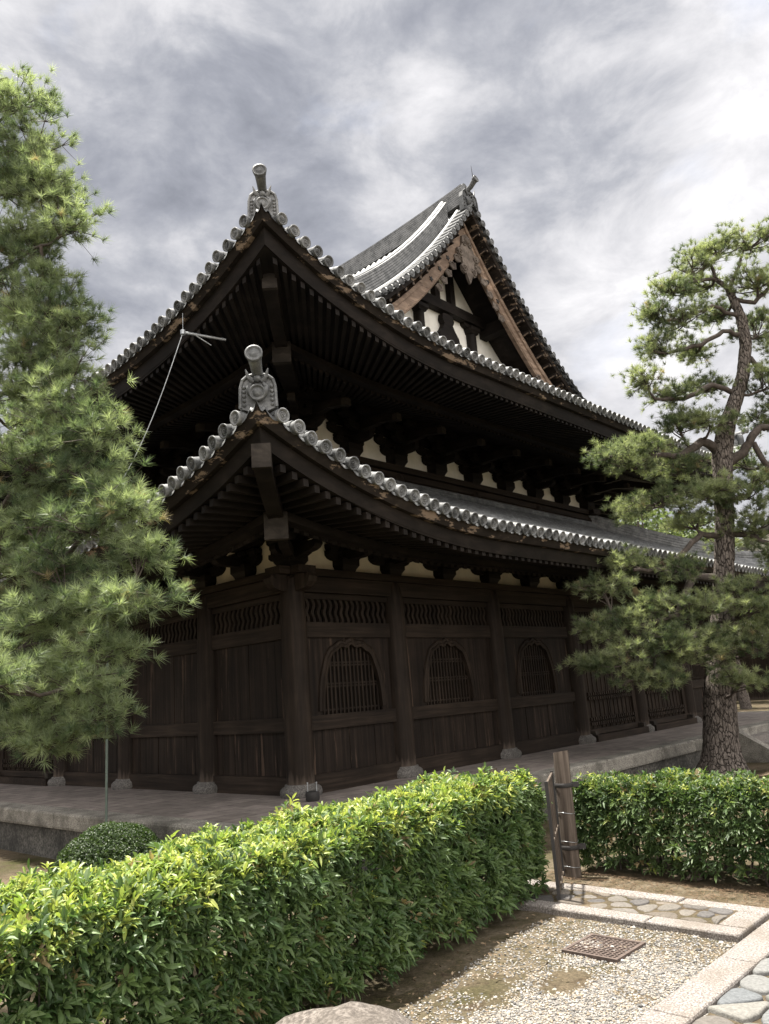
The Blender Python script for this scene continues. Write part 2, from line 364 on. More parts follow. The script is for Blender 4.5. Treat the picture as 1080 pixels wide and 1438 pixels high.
ICO_V = np.array(MB().lathe([(0.0, -1), (0.75, -0.62), (1, 0.0), (0.75, 0.62), (0.0, 1)], (0, 0, 0), n=6).v[:30])
def pebbles():
    N_ = 26000
    P = []
    while len(P) < N_:
        x, y = random.uniform(-1.6, 2.3), random.uniform(1.8, 6.2)
        t, n = toab(x, y); hn = -x * 0.819 + y * 0.574
        if n > -2.15 or hn > 2.8: continue
        if t > 5.2 + random.gauss(0, 0.15): 
            if random.random() < 0.75: continue
        if hn > 2.4 and random.random() < 0.6: continue
        P.append((x, y))
    P = np.array(P); r = rng.uniform(0.0028, 0.0075, N_) * np.where(rng.random(N_) < 0.04, 1.7, 1)
    n = 6; vt = []; rings = [(0.0, -1), (0.8, -0.5), (1, 0.1), (0.7, 0.75), (0.0, 0.95)]
    base = np.array([(rr * math.cos(2 * math.pi * k / n), rr * math.sin(2 * math.pi * k / n), h) for rr, h in rings for k in range(n)])
    f = np.array([(k * n + i, k * n + (i + 1) % n, (k + 1) * n + (i + 1) % n, (k + 1) * n + i) for k in range(4) for i in range(n)])
    sc_ = np.stack([r * rng.uniform(0.8, 1.6, N_), r * rng.uniform(0.7, 1.1, N_), r * rng.uniform(0.5, 0.9, N_)], 1)
    V = base[None] * sc_[:, None, :] * (1 + rng.normal(0, 0.10, (N_, len(base), 1)))
    a = rng.uniform(0, 6.28, N_); ca, sa = np.cos(a)[:, None], np.sin(a)[:, None]
    V = np.stack([V[..., 0] * ca - V[..., 1] * sa, V[..., 0] * sa + V[..., 1] * ca, V[..., 2]], -1)
    zg = np.array([0.018 * mnoise.noise((x * 1.3, y * 1.3, 0)) + 0.012 * mnoise.noise((x * 4, y * 4, 3)) for x, y in P])
    V += np.stack([P[:, 0], P[:, 1], zg + r * 0.35], 1)[:, None, :]
    pal = np.array([(0.21, 0.20, 0.185), (0.15, 0.143, 0.135), (0.26, 0.235, 0.20), (0.10, 0.098, 0.095), (0.23, 0.19, 0.14), (0.31, 0.295, 0.275)])
    c = pal[rng.integers(0, len(pal), N_)] * rng.uniform(0.85, 1.3, (N_, 1))
    T = (f[None] + (np.arange(N_) * len(base))[:, None, None]).reshape(-1, 4)
    o = fastmesh('gravel', V.reshape(-1, 3), T, 'pebble', np.repeat(c, len(base), 0), smooth=True)
    tag(o, 'loose pale grey gravel lying between the hedge and the granite kerb', 'gravel', kind='stuff')
pebbles()

# stone paving made of irregular fitted stones (Voronoi cells, shrunk and rounded)
def clip(poly, nx, ny, c):
    out = []
    for i in range(len(poly)):
        p, q = poly[i], poly[(i + 1) % len(poly)]
        dp, dq = p[0] * nx + p[1] * ny - c, q[0] * nx + q[1] * ny - c
        if dp <= 0: out.append(p)
        if dp * dq < 0:
            t = dp / (dp - dq); out.append((p[0] + (q[0] - p[0]) * t, p[1] + (q[1] - p[1]) * t))
    return out
def cobbles(name, t0, t1, n0, n1, sp, z, palette, seed, aniso=1.0):
    rs = random.Random(seed); pts = []
    nt_, nn = max(1, round((t1 - t0) / (sp * aniso))), max(1, round((n1 - n0) / sp))
    for i in range(nt_):
        for j in range(nn):
            pts.append((t0 + (i + 0.5 + (0.25 if j % 2 else -0.25) + rs.uniform(-.38, .38)) * (t1 - t0) / nt_, n0 + (j + 0.5 + rs.uniform(-.42, .42)) * (n1 - n0) / nn))
    VV, FF, CC = [], [], []
    for i, p in enumerate(pts):
        poly = [(t0, n0), (t1, n0), (t1, n1), (t0, n1)]
        for j, q in enumerate(pts):
            if i == j or abs(q[0] - p[0]) > 4 * sp * aniso or abs(q[1] - p[1]) > 4 * sp: continue
            nx, ny = q[0] - p[0], q[1] - p[1]; L = math.hypot(nx, ny)
            if L < 1e-6: continue
            nx /= L; ny /= L
            poly = clip(poly, nx, ny, ((p[0] + q[0]) / 2) * nx + ((p[1] + q[1]) / 2) * ny - 0.007 - rs.uniform(0, 0.004))
            if len(poly) < 3: break
        if len(poly) < 3: continue
        cxx = sum(a for a, b in poly) / len(poly); cyy = sum(b for a, b in poly) / len(poly)
        # round the corners once (Chaikin) and roughen
        for _ in range(2):
            q = []
            for k in range(len(poly)):
                a, b = poly[k], poly[(k + 1) % len(poly)]
                q += [(a[0] * .78 + b[0] * .22, a[1] * .78 + b[1] * .22), (a[0] * .22 + b[0] * .78, a[1] * .22 + b[1] * .78)]
            poly = q
        poly = [(a + rs.gauss(0, 0.003), b + rs.gauss(0, 0.003)) for a, b in poly]
        h = z + rs.uniform(-0.008, 0.006); tx, ty = rs.uniform(-.03, .03), rs.uniform(-.03, .03)
        ring = lambda s, zz: [ab(cxx + (a - cxx) * s, cyy + (b - cyy) * s, zz + ((a - cxx) * tx + (b - cyy) * ty)) for a, b in poly]
        R = [ring(1.0, h - 0.05), ring(1.0, h - 0.012), ring(0.955, h - 0.003), ring(0.86, h), ring(0.4, h + 0.003)]
        n = len(poly); o = len(VV)
        for r in R: VV += r
        VV.append(ab(cxx, cyy, h + 0.003))
        FF += [(o + k * n + i2, o + k * n + (i2 + 1) % n, o + (k + 1) * n + (i2 + 1) % n, o + (k + 1) * n + i2) for k in range(4) for i2 in range(n)]
        FF += [(o + 4 * n + i2, o + 4 * n + (i2 + 1) % n, o + 5 * n) for i2 in range(n)]
        c = rs.choice(palette); f = rs.uniform(.75, 1.2); CC += [tuple(x * f for x in c)] * (5 * n + 1)
    me = bpy.data.meshes.new(name); me.from_pydata(VV, [], FF); me.polygons.foreach_set('use_smooth', [True] * len(FF))
    a = me.attributes.new('tint', 'FLOAT_COLOR', 'POINT'); a.data.foreach_set('color', [x for c in CC for x in c + (1,)])
    me.materials.append(MATS['cobble']); return tag(link(name, me), kind='structure')
WARM = [(0.24, 0.205, 0.17), (0.22, 0.20, 0.18), (0.29, 0.24, 0.19), (0.17, 0.16, 0.155), (0.26, 0.235, 0.205), (0.31, 0.275, 0.235), (0.15, 0.14, 0.135)]
WARM = [tuple(x * .5 for x in c) for c in WARM]
COOL = [(0.19, 0.205, 0.225), (0.15, 0.165, 0.185), (0.24, 0.245, 0.25), (0.28, 0.275, 0.26), (0.17, 0.18, 0.19)]
COOL = [tuple(x * .5 + .02 for x in (c[0], c[1] * .98, c[2] * .93)) for c in COOL]

def slab(mb, t0, t1, n0, n1, z0, z1, r=0.012, seed=0):
    """one dressed stone with a worn arris"""
    rs = random.Random(seed)
    def ring(i, z): return [ab(t0 + i, n0 + i, z), ab(t1 - i, n0 + i, z), ab(t1 - i, n1 - i, z), ab(t0 + i, n1 - i, z)]
    mb.rings([ring(0, z0), ring(0, z1 - r), ring(r * .35, z1 - r * .3), ring(r, z1)], False, True)
# the strip runs along n from the gate to the kerb
ST0, ST1, SN0, SN1 = 5.30, 5.97, -4.45, -2.16
mb = MB(); k = SN0
while k < SN1 - 0.1:
    L = min(random.uniform(0.55, 0.95), SN1 - k)
    if SN1 - k - L < 0.3: L = SN1 - k
    slab(mb, ST0, ST0 + 0.15, k + .004, k + L - .004, -0.1, 0.048 + random.uniform(-.004, .004))
    slab(mb, ST1 - 0.15, ST1, k + .004, k + L - .004, -0.1, 0.048 + random.uniform(-.004, .004)); k += L
slab(mb, ST0 + .155, ST0 + .48, SN1 - 0.19, SN1 - 0.002, -0.1, 0.049); slab(mb, ST0 + .488, ST1 - .155, SN1 - 0.19, SN1 - 0.002, -0.1, 0.046)
tag(mb.build('path_edging', 'granite'), kind='structure')
cobbles('stone_path', ST0 + .155, ST1 - .155, SN0, SN1 - 0.2, 0.118, 0.047, WARM, 3, 1.25)
mb = MB(); mb.hexa([ab(ST0 + .1, SN0 - .0, -.1), ab(ST1 - .1, SN0, -.1), ab(ST1 - .1, SN1 - .1, -.1), ab(ST0 + .1, SN1 - .1, -.1), ab(ST0 + .1, SN0, .041), ab(ST1 - .1, SN0, .041), ab(ST1 - .1, SN1 - .1, .041), ab(ST0 + .1, SN1 - .1, .041)])
tag(mb.build('path_bed', 'ground'), kind='structure')
# kerb of the main path, then its fitted stones, running along t
mb = MB(); k = 1.2
for L in (0.9, 0.85, 1.05, 0.9, 0.8, 0.84, 1.0, 0.9, 0.85, 1.2, 1.0, 0.9, 1.1):
    lo = k + .004; hi = k + L - .004
    slab(mb, lo, hi, -2.135, -1.92, -0.1, 0.035 + random.uniform(-.004, .004), 0.014); k += L
tag(mb.build('path_kerb', 'granite'), kind='structure')
cobbles('main_path', 0.6, 11.6, -1.91, 0.7, 0.20, 0.034, COOL + WARM[:2], 11, 1.25)
mb = MB(); mb.hexa([ab(-4, -1.9, -.1), ab(13, -1.9, -.1), ab(13, 1.2, -.1), ab(-4, 1.2, -.1), ab(-4, -1.9, .014), ab(13, -1.9, .014), ab(13, 1.2, .014), ab(-4, 1.2, .014)])
tag(mb.build('main_path_bed', 'ground'), kind='structure')

# ------------------------------------------------------------------ the temple hall (built in its own frame: u along the right face, v along the left face)
hall = empty('temple_hall', CORNER, YAW)
tag(hall, 'old dark timber temple hall with two tiers of grey tiled roof and a gable', 'temple')
ZP = 0.45
A1, B1 = 2.0, 2.576; A2, B2 = 2.0, 2.385
UC = [0, 2.0, 4.576, 7.152, 9.728, 12.304, 14.304]; LU = UC[-1]
VC = [0, 2.0, 4.385, 6.77, 9.8, 12.185, 14.57, 16.57]; LV = VC[-1]
PE = 2.08
# platform: paving, edge stones, retaining wall, steps
m = MB(); m.box(-PE + .34, LU + PE - .34, -PE + .34, LV + PE - .34, 0.2, ZP); m.build('platform_paving', 'paving', hall)
es = MB()
def edge_run(along_u, fixed0, fixed1, a, b):
    k = a
    while k < b - 0.01:
        L = min(random.uniform(1.1, 1.9), b - k)
        if b - k - L < 0.5: L = b - k
        h = ZP + random.uniform(0.001, 0.008)
        if along_u: x0, x1, y0, y1 = k + .004, k + L - .004, fixed0, fixed1
        else: x0, x1, y0, y1 = fixed0, fixed1, k + .004, k + L - .004
        ring = lambda i, z: [(x0 + i, y0 + i, z), (x1 - i, y0 + i, z), (x1 - i, y1 - i, z), (x0 + i, y1 - i, z)]
        es.rings([ring(.01, ZP - .20), ring(0, ZP - .17), ring(0, h - .03), ring(.012, h - .006), ring(.03, h)], False, True); k += L
edge_run(True, -PE, -PE + .338, -PE, LU + PE); edge_run(False, -PE, -PE + .338, -PE + .342, LV + PE - .342)
edge_run(True, LV + PE - .338, LV + PE, -PE, LU + PE); edge_run(False, LU + PE - .338, LU + PE, -PE + .342, LV + PE - .342)
es.build('platform_edge', 'edge_stone', hall)
m = MB(); m.box(-PE + .07, LU + PE - .07, -PE + .07, LV + PE - .07, -0.6, ZP - .203); m.build('platform_wall', 'wall_stone', hall)
st = MB()
for k, (d0, d1, zt) in enumerate([(0.004, 0.24, 0.30), (0.24, 0.48, 0.165), (0.48, 0.72, 0.035)]):
    st.box(9.67, 12.2, -PE - d1, -PE - d0, -0.3, zt)
stp = st.build('stone_steps', 'granite', hall)
for uu in (9.40, 12.21):
    c = MB(); P = [(-PE - .003, ZP + .0), (-PE - .05, ZP + .0), (-PE - .82, -0.03), (-PE - .82, -.3), (-PE - .003, -.3)]
    c.prism(P, lambda a, b, d: (d, a, b), uu, uu + .26); c.build('cheek_stone', 'edge_stone', stp)

# columns with stone bases
def column_mesh(r, z0, z1):
    h = z1 - z0
    return MB().lathe([(r * 1.0, 0), (r * 1.01, h * .4), (r * .97, h * .72), (r * .90, h * .93), (r * .80, h * .975), (r * .62, h)], (0, 0, 0), n=22).mesh('column', 'wood_upright')
col_me = column_mesh(0.182, 0, 3.31 - 0.60)
base_me = MB().lathe([(0.25, -.05), (0.262, 0.0), (0.275, 0.03), (0.278, 0.06), (0.268, 0.095), (0.24, 0.118), (0.215, 0.128), (0.21, 0.152), (0.12, 0.156)], (0, 0, 0), n=22).mesh('base_stone', 'base_stone')
wornb = MB().lathe([(0.1845, 0.0), (0.1852, 0.02), (0.1850, 0.16), (0.1842, 0.26)], (0, 0, 0), n=22, cap=False)
def put_column(u, v):
    c = link('column', col_me, hall, (u, v, 0.60)); b = link('base_stone', base_me, c, (0, 0, 0.45 - 0.60 + 0.0))
    b.rotation_euler.z = random.uniform(0, 6)
    return c
for u in UC:
    for v in (0, LV): put_column(u, v)
for v in VC[1:-1]:
    for u in (0, LU): put_column(u, v)

# wall frames per bay.  S(side) maps (s along the wall, y outwards, z) into the hall frame
def smap(side):
    if side == 'R': return lambda s, y, z: (s, -y, z)
    if side == 'L': return lambda s, y, z: (-y, s, z)
    if side == 'B': return lambda s, y, z: (s, LV + y, z)
    return lambda s, y, z: (LU + y, s, z)
def sbox(mb, P, s0, s1, y0, y1, z0, z1):
    return mb.hexa([P(s0, y0, z0), P(s1, y0, z0), P(s1, y1, z0), P(s0, y1, z0), P(s0, y0, z1), P(s1, y0, z1), P(s1, y1, z1), P(s0, y1, z1)])
GR = {'R': 'wood_along_u', 'B': 'wood_along_u', 'L': 'wood_along_v', 'F': 'wood_along_v'}
Z_SILL, Z_W0, Z_W1, Z_H0, Z_H1, Z_V1 = 0.685, 1.25, 1.437, 2.48, 2.69, 3.012
def planks(P, s0, s1, z0, z1, y=0.015):
    mb = MB(); k = s0
    while k < s1 - 1e-3:
        wd = min(random.uniform(.20, .33), s1 - k)
        if s1 - k - wd < .1: wd = s1 - k
        yy = y + random.uniform(-.005, .006); sbox(mb, P, k + .0025, k + wd - .0025, yy - .03, yy, z0, z1); k += wd
    sbox(mb, P, s0, s1, y - .06, y - .036, z0, z1)
    return mb.build('plank_panel', 'wood_panel', hall)
def arch_h(x, hw):                           # bell-shaped temple window: half width at bottom flares, ogee top
    t = abs(x) / hw
    return 0.0 if t >= 1 else (.985 * (1 - t ** 3.6) ** 0.52 + 0.030 * math.exp(-(t / 0.09) ** 2) + 0.014 * math.cos(t * math.pi * 6) * (t < .9))
def window(P, sc_, s0, s1, hw=0.575):
    zb = Z_W1; H = 0.93
    # wall boards around the opening
    mb = MB(); nsl = 76; E = [s0 + (s1 - s0) * i / nsl for i in range(nsl + 1)]
    for i in range(nsl):
        a, b = E[i], E[i + 1]; za = zb + H * arch_h(a - sc_, hw); zc = zb + H * arch_h(b - sc_, hw)
        mb.hexa([P(a, -.03, za), P(b, -.03, zc), P(b, .015, zc), P(a, .015, za), P(a, -.03, Z_H0), P(b, -.03, Z_H0), P(b, .015, Z_H0), P(a, .015, Z_H0)])
    mb.build('plank_panel', 'wood_panel', hall)
    # frame: a moulded strip that follows the arch
    fr = MB(); pts = []
    for i in range(61):
        th = math.pi * i / 60; x = -hw * math.cos(th); tt = abs(math.cos(th))
        pts.append((sc_ + x, zb + H * arch_h(x * .999, hw)))
    rings = []
    for i, (a, b) in enumerate(pts):
        p, q = pts[max(i - 1, 0)], pts[min(i + 1, 60)]; dx, dz = q[0] - p[0], q[1] - p[1]; L = math.hypot(dx, dz) or 1; nx, nz = -dz / L, dx / L
        rings.append([P(a + nx * o, y, b + nz * o) for o, y in ((-.008, -.02), (-.008, .05), (.03, .058), (.045, .035), (.075, .03), (.09, .045), (.098, .02), (.098, -.0))])
    fr.rings(rings, False, True)
    w_ = fr.build('window', 'wood_upright', hall)
    lt = MB(); nb = 15
    for i in range(nb):
        x = -hw + 2 * hw * (i + .5) / nb; h = H * arch_h(x, hw)
        if h > .05: sbox(lt, P, sc_ + x - .015, sc_ + x + .015, -.035, -.008, zb, zb + h)
    for zc in (.06, .37, .41, .66, .70):
        ww = max(x for x in [k * hw / 40 for k in range(40)] if H * arch_h(x, hw) > zc + .01)
        sbox(lt, P, sc_ - ww, sc_ + ww, -.045, -.016, zb + zc - .011, zb + zc + .011)
    lt.build('lattice', 'wood_upright', w_)
    bk = MB(); sbox(bk, P, sc_ - hw - .05, sc_ + hw + .05, -.16, -.13, zb, Z_H0); bk.build('back_board', 'wood_eave', w_)
def wavy(P, s0, s1):
    mb = MB(); n = max(8, int((s1 - s0) / .102)); z0, z1 = Z_H1, Z_V1
    for i in range(n):
        x = s0 + (s1 - s0) * (i + .5) / n; R = []
        for k in range(17):
            t = k / 16; o = .017 * math.sin(2 * math.pi * 1.6 * t + .5); z = z0 + (z1 - z0) * t
            R.append([P(x + o - .026, -.02, z), P(x + o + .026, -.02, z), P(x + o + .026, .022, z), P(x + o - .026, .022, z)])
        mb.rings(R, False, False)
    return mb.build('wavy_lattice', 'wood_upright', hall)
def door(P, s0, s1):
    d = empty('door', (0, 0, 0)); d.parent = hall
    c = (s0 + s1) / 2; jw = .16
    for x0, x1 in ((s0, s0 + jw), (s1 - jw, s1)):
        fr = MB(); sbox(fr, P, x0, x1, -.06, .05, Z_SILL, Z_H0); fr.build('door_jamb', 'wood_upright', d)
    sl_ = MB(); sbox(sl_, P, s0 + .02, s1 - .02, .05, .26, ZP + .0, ZP + .13); sl_.build('door_sill', GR['R'], d)
    for a, b in ((s0 + jw, c - .004), (c + .004, s1 - jw)):
        mb = MB(); sbox(mb, P, a, b, -.05, -.012, Z_SILL + .0, Z_H0)
        n = 5
        for i in range(n + 1):
            x = a + .03 + (b - a - .06) * i / n; sbox(mb, P, x - .020, x + .020, -.012, .006, Z_SILL, Z_H0)
        for zc in (.78, .87, 1.27, 1.36, 1.90, 2.40):
            sbox(mb, P, a, b, -.012, .038, zc - .02, zc + .02)
            for i in range(2 * n + 1):
                x = a + .03 + (b - a - .06) * i / (2 * n); sbox(mb, P, x - .026, x + .026, .038, .085, zc - .032, zc + .032)
        mb.build('door_leaf', 'wood_upright', d)
    for x in (s0 + .08, s1 - .08):
        bb = MB(); sbox(bb, P, x - .06, x + .06, .05, .22, ZP + .001, ZP + .21); bb.build('pivot_block', 'wood_tip', d)
def bay(side, s0, s1, kind):
    P = smap(side); r = .165; a, b = s0 + r, s1 - r; gw = GR[side]
    mb = MB(); sbox(mb, P, a, b, -.10, .085, ZP - .0, Z_SILL); mb.build('sill_beam', gw, hall)
    mb = MB(); sbox(mb, P, a, b, -.09, .062, Z_H0, Z_H1); mb.build('head_rail', gw, hall)
    wavy(P, a + .02, b - .02)
    mb = MB(); sbox(mb, P, a, b, -.07, .045, Z_V1, 3.085); sbox(mb, P, a, b, -.06, .02, 3.085, 3.32)
    mb.build('transom_board', gw, hall)
    if kind == 'door': return door(P, a, b)
    mb = MB(); sbox(mb, P, a, b, -.09, .07, Z_W0, Z_W1); mb.build('waist_rail', gw, hall)
    planks(P, a, b, Z_SILL, Z_W0)
    if kind == 'window': window(P, (s0 + s1) / 2 + (.02 if s1 - s0 < 2.1 else -.08), a, b)
    else: planks(P, a, b, Z_W1, Z_H0)
for i, k in enumerate(['window', 'window', 'window', 'door', 'door', 'window']): bay('R', UC[i], UC[i + 1], k)
for i, k in enumerate(['panel', 'panel', 'panel', 'door', 'panel', 'panel', 'panel']): bay('L', VC[i], VC[i + 1], k)
for side, L in (('B', UC), ('F', VC)):
    P = smap(side); planks(P, .1, L[-1] - .1, ZP, 3.3, 0.02)

# tie beam + top plate rings, plaster, brackets
def ring_beam(name, s_out, s_in, z0, z1, base=(0, 0, LU, LV), mats=('wood_along_u', 'wood_along_v'), ext=0.0):
    u0, v0, u1, v1 = base
    for (side, m_) in (('R', mats[0]), ('L', mats[1]), ('B', mats[0]), ('F', mats[1])):
        mb = MB()
        if side == 'R': mb.box(u0 - s_out - ext, u1 + s_out + ext, v0 - s_out, v0 + s_in, z0, z1)
        if side == 'B': mb.box(u0 - s_out - ext, u1 + s_out + ext, v1 - s_in, v1 + s_out, z0, z1)
        if side == 'L': mb.box(u0 - s_out + .0015, u0 + s_in, v0 - s_out - ext + .002, v1 + s_out + ext - .002, z0 + .002, z1 - .002)
        if side == 'F': mb.box(u1 - s_in, u1 + s_out - .0015, v0 - s_out - ext + .002, v1 + s_out + ext - .002, z0 + .002, z1 - .002)
        mb.build(name, m_, hall)
ring_beam('tie_beam', .10, .10, 3.10, 3.318)
ring_beam('top_plate', .155, .155, 3.322, 3.425, ext=.18)
def plaster(name, inset, base, z0, z1, mat):
    u0, v0, u1, v1 = base; mb = MB(); i = inset
    mb.rings([[(u0 + i, v0 + i, z), (u1 - i, v0 + i, z), (u1 - i, v1 - i, z), (u0 + i, v1 - i, z)] for z in (z0, z1)], False, False); return mb.build(name, mat, hall)
plaster('plaster_band', .05, (0, 0, LU, LV), 3.45, 4.3, 'plaster_buff')
# carved beam noses at the corner column
def nose(name, P, s):
    mb = MB(); poly = [(0, 0), (-.10, .0), (-.20, .03), (-.27, .09), (-.29, .16), (-.26, .21), (-.21, .2), (-.19, .165), (-.215, .14), (-.2, .215), (0, .215)]
    mb.prism([(a - .15, b + 3.10) for a, b in poly], lambda a, b, d: P(a, d, b), -.075, .075); mb.build(name, 'wood_upright', hall)
nose('beam_nose', lambda a, d, z: (a, d, z), 0); nose('beam_nose', lambda a, d, z: (d, a, z), 0)

def arm(mb, fn, L, h, w_, z):                # curved bracket arm, long axis a, thickness d
    c = min(.2, L * .28)
    poly = [(-L / 2, z + h), (-L / 2, z + h * .55), (-L / 2 + c * .22, z + h * .25), (-L / 2 + c * .55, z + h * .07), (-L / 2 + c, z), (L / 2 - c, z), (L / 2 - c * .55, z + h * .07), (L / 2 - c * .22, z + h * .25), (L / 2, z + h * .55), (L / 2, z + h)]
    mb.prism(poly, fn, -w_ / 2, w_ / 2)
def cap(mb, x, y, z, w_, h):                 # bearing block with a dished foot
    a, b = w_ / 2, w_ * .36
    ring = lambda r, zz: [(x - r, y - r, zz), (x + r, y - r, zz), (x + r, y + r, zz), (x - r, y + r, zz)]
    mb.rings([ring(b, z), ring(b * 1.08, z + h * .18), ring(a, z + h * .48), ring(a, z + h)], False, True)
def low_bracket(L):
    mb = MB(); al = lambda a, b, d: (a, d, b); ac = lambda a, b, d: (d, a, b)
    cap(mb, 0, 0, 0, .34, .19)
    arm(mb, al, L, .14, .13, .165); arm(mb, lambda a, b, d: (d, a - .12, b), .95, .14, .13, .166)
    for x in (-L / 2 + .1, 0, L / 2 - .1): cap(mb, x, 0, .307, .19, .095)
    cap(mb, 0, -.48, .345, .19, .10)
    arm(mb, lambda a, b, d: (a, d - .48, b), L * .7, .08, .12, .445)
    arm(mb, al, L * 1.2, .13, .125, .425)
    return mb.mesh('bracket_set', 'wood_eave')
def up_bracket():
    mb = MB(); cap(mb, 0, 0, 0, .38, .24)
    yo = 0
    for k in range(4):
        y = -.33 * k; z = .235 + .205 * k
        if k < 3: arm(mb, lambda a, b, d: (d, a - .165 * (k + 1), b), .60 + .33 * (k + 1), .14, .13, z)
        for kk in range(k + 1):
            yy = -.33 * kk
            L = .72 if kk == k else 1.04
            arm(mb, lambda a, b, d: (a, d + yy, b), L, .135, .12, z + .002 * (kk + 1))
            for x in (-L / 2 + .09, 0, L / 2 - .09): cap(mb, x, yy, z + .136, .17, .06)
    # tail rafters, tips worn pale
    for (y1, zz) in ((-1.32, .52),):
        mb.hexa([(-.06, y1, zz - .14), (.06, y1, zz - .14), (.06, .3, zz + .12), (-.06, .3, zz + .12), (-.06, y1, zz), (.06, y1, zz), (.06, .3, zz + .25), (-.06, .3, zz + .25)])
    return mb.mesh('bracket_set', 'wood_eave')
tail_tip = MB()
for (y1, zz) in ((-1.32, .52),):
    tail_tip.hexa([(-.064, y1 - .012, zz - .15), (.064, y1 - .012, zz - .15), (.064, y1 + .10, zz - .132), (-.064, y1 + .10, zz - .132), (-.064, y1 - .012, zz - .03), (.064, y1 - .012, zz - .03), (.064, y1 + .1, zz - .01), (-.064, y1 + .1, zz - .01)])
tip_me = tail_tip.mesh('tail_tip', 'wood_tip')
ME_LB = {1.0: low_bracket(.64), 1.3: low_bracket(.84)}; ME_UB = up_bracket()
def mids(L):
    out = []
    for i in range(len(L) - 1): out += [L[i], (L[i] + L[i + 1]) / 2]
    return out + [L[-1]]
for s in mids(UC):
    k = 1.0 if s < 1.5 or s > LU - 1.5 else 1.3
    link('bracket_set', ME_LB[k], hall, (s, 0, 3.427)); link('bracket_set', ME_LB[k], hall, (s, LV, 3.427), math.pi)
for s in mids(VC)[1:-1]:
    k = 1.0 if s < 1.5 or s > LV - 1.5 else 1.3
    link('bracket_set', ME_LB[k], hall, (0, s, 3.427), -math.pi / 2); link('bracket_set', ME_LB[k], hall, (LU, s, 3.427), math.pi / 2)
# extra cross and diagonal arms on the corner set
mb = MB(); arm(mb, lambda a, b, d: ((a + d) * .707 - .25, (a - d) * .707 - .25, b + 3.427), 1.5, .125, .13, .122); cap(mb, -.62, -.62, 3.70, .2, .095)
arm(mb, lambda a, b, d: (d, a, b + 3.427), .82, .124, .128, .123); arm(mb, lambda a, b, d: (d, a, b + 3.427), .9, .12, .124, .344); mb.build('corner_bracket', 'wood_eave', hall)
# eave purlin ring carried by the lower brackets
def ring_tube(name, off, z0, z1, base, wd=.13):
    u0, v0, u1, v1 = base; mb = MB(); o = off
    for a, zz in ((0, 0), (1, .003)):
        if a == 0: mb.box(u0 - o - .2, u1 + o + .2, v0 - o - wd / 2, v0 - o + wd / 2, z0, z1); mb.box(u0 - o - .2, u1 + o + .2, v1 + o - wd / 2, v1 + o + wd / 2, z0, z1)
        else: mb.box(u0 - o - wd / 2, u0 - o + wd / 2, v0 - o - .2, v1 + o + .2, z0 + zz, z1 + zz); mb.box(u1 + o - wd / 2, u1 + o + wd / 2, v0 - o - .2, v1 + o + .2, z0 + zz, z1 + zz)
    return mb.build(name, 'wood_eave', hall)
BL = (0, 0, LU, LV); BU = (2.0, 2.0, LU - 2.0, LV - 2.0)
ring_tube('eave_purlin', .48, 3.955, 4.02, BL); ring_tube('wall_purlin', 0.0, 3.985, 4.10, BL, .14)

# upper storey wall: posts, board band, plate, plaster, brackets
UPC = UC[1:-1]; VPC = VC[1:-1]
up_me = MB().lathe([(.17, 0), (.17, .62), (.155, .70), (.12, .755)], (0, 0, 0), n=18).mesh('post', 'wood_upright')
for u in UPC:
    for v in (BU[1], BU[3]): link('upper_post', up_me, hall, (u, v, 5.20))
for v in VPC[1:-1]:
    for u in (BU[0], BU[2]): link('upper_post', up_me, hall, (u, v, 5.20))
ring_beam('upper_tie_beam', .06, .06, 5.30, 5.858, BU); ring_beam('upper_plate', .19, .19, 5.985, 6.11, BU, ext=.14)
ring_beam('upper_tie_beam', .10, .10, 5.86, 5.983, BU)
plaster('upper_plaster_band', .07, BU, 6.16, 7.6, 'plaster')
def put_ub(u, v, rz): o = link('bracket_set', ME_UB, hall, (u, v, 6.112), rz); link('tail_tip', tip_me, o)
for s in mids(UPC): put_ub(s, BU[1], 0); put_ub(s, BU[3], math.pi)
for s in mids(VPC)[1:-1]: put_ub(BU[0], s, -math.pi / 2); put_ub(BU[2], s, math.pi / 2)
put_ub(BU[0], BU[1] + .002, -math.pi / 2); put_ub(BU[0] + .001, BU[1] + .001, -math.pi / 4)
for k, zz in ((0, 6.94), (1, 6.97), (2, 7.02), (3, 7.08)): ring_tube('eave_purlin', .33 * k, zz, zz + .13, BU, .12)
mb = MB()                                     # boarded ceiling between the bracket tiers
for k in range(3):
    o0, o1, z0, z1 = .33 * k, .33 * (k + 1), 6.99 + .03 * k, 7.02 + .04 * k
    mb.rings([[(BU[0] - o, BU[1] - o, z), (BU[2] + o, BU[1] - o, z), (BU[2] + o, BU[3] + o, z), (BU[0] - o, BU[3] + o, z)] for o, z in ((o0, z0), (o1, z1))], False, False)
mb.build('bracket_ceiling', 'wood_eave', hall)

# ------------------------------------------------------------------ eaves and tiled roofs
class Roof: pass
def make_roof(off, zb, L, S, p, prof, gdep):
    R = Roof(); R.u0, R.v0, R.u1, R.v1 = -off, -off, LU + off, LV + off; R.zb = zb
    R.lift = lambda s: L * max(0, 1 - max(0, s) / S) ** p
    R.len = {'R': R.u1 - R.u0, 'B': R.u1 - R.u0, 'L': R.v1 - R.v0, 'F': R.v1 - R.v0}
    R.g = lambda d: max(0.0, 1 - d / gdep) ** 1.5
    R.prof = prof
    def z(side, s, d): q = min(s, R.len[side] - s); return zb + R.lift(q) * R.g(d) + prof(d)
    R.z = z
    def pt(side, s, d, zz):
        if side == 'R': return (R.u0 + s, R.v0 + d, zz)
        if side == 'L': return (R.u0 + d, R.v0 + s, zz)
        if side == 'B': return (R.u0 + s, R.v1 - d, zz)
        return (R.u1 - d, R.v0 + s, zz)
    R.pt = pt; return R
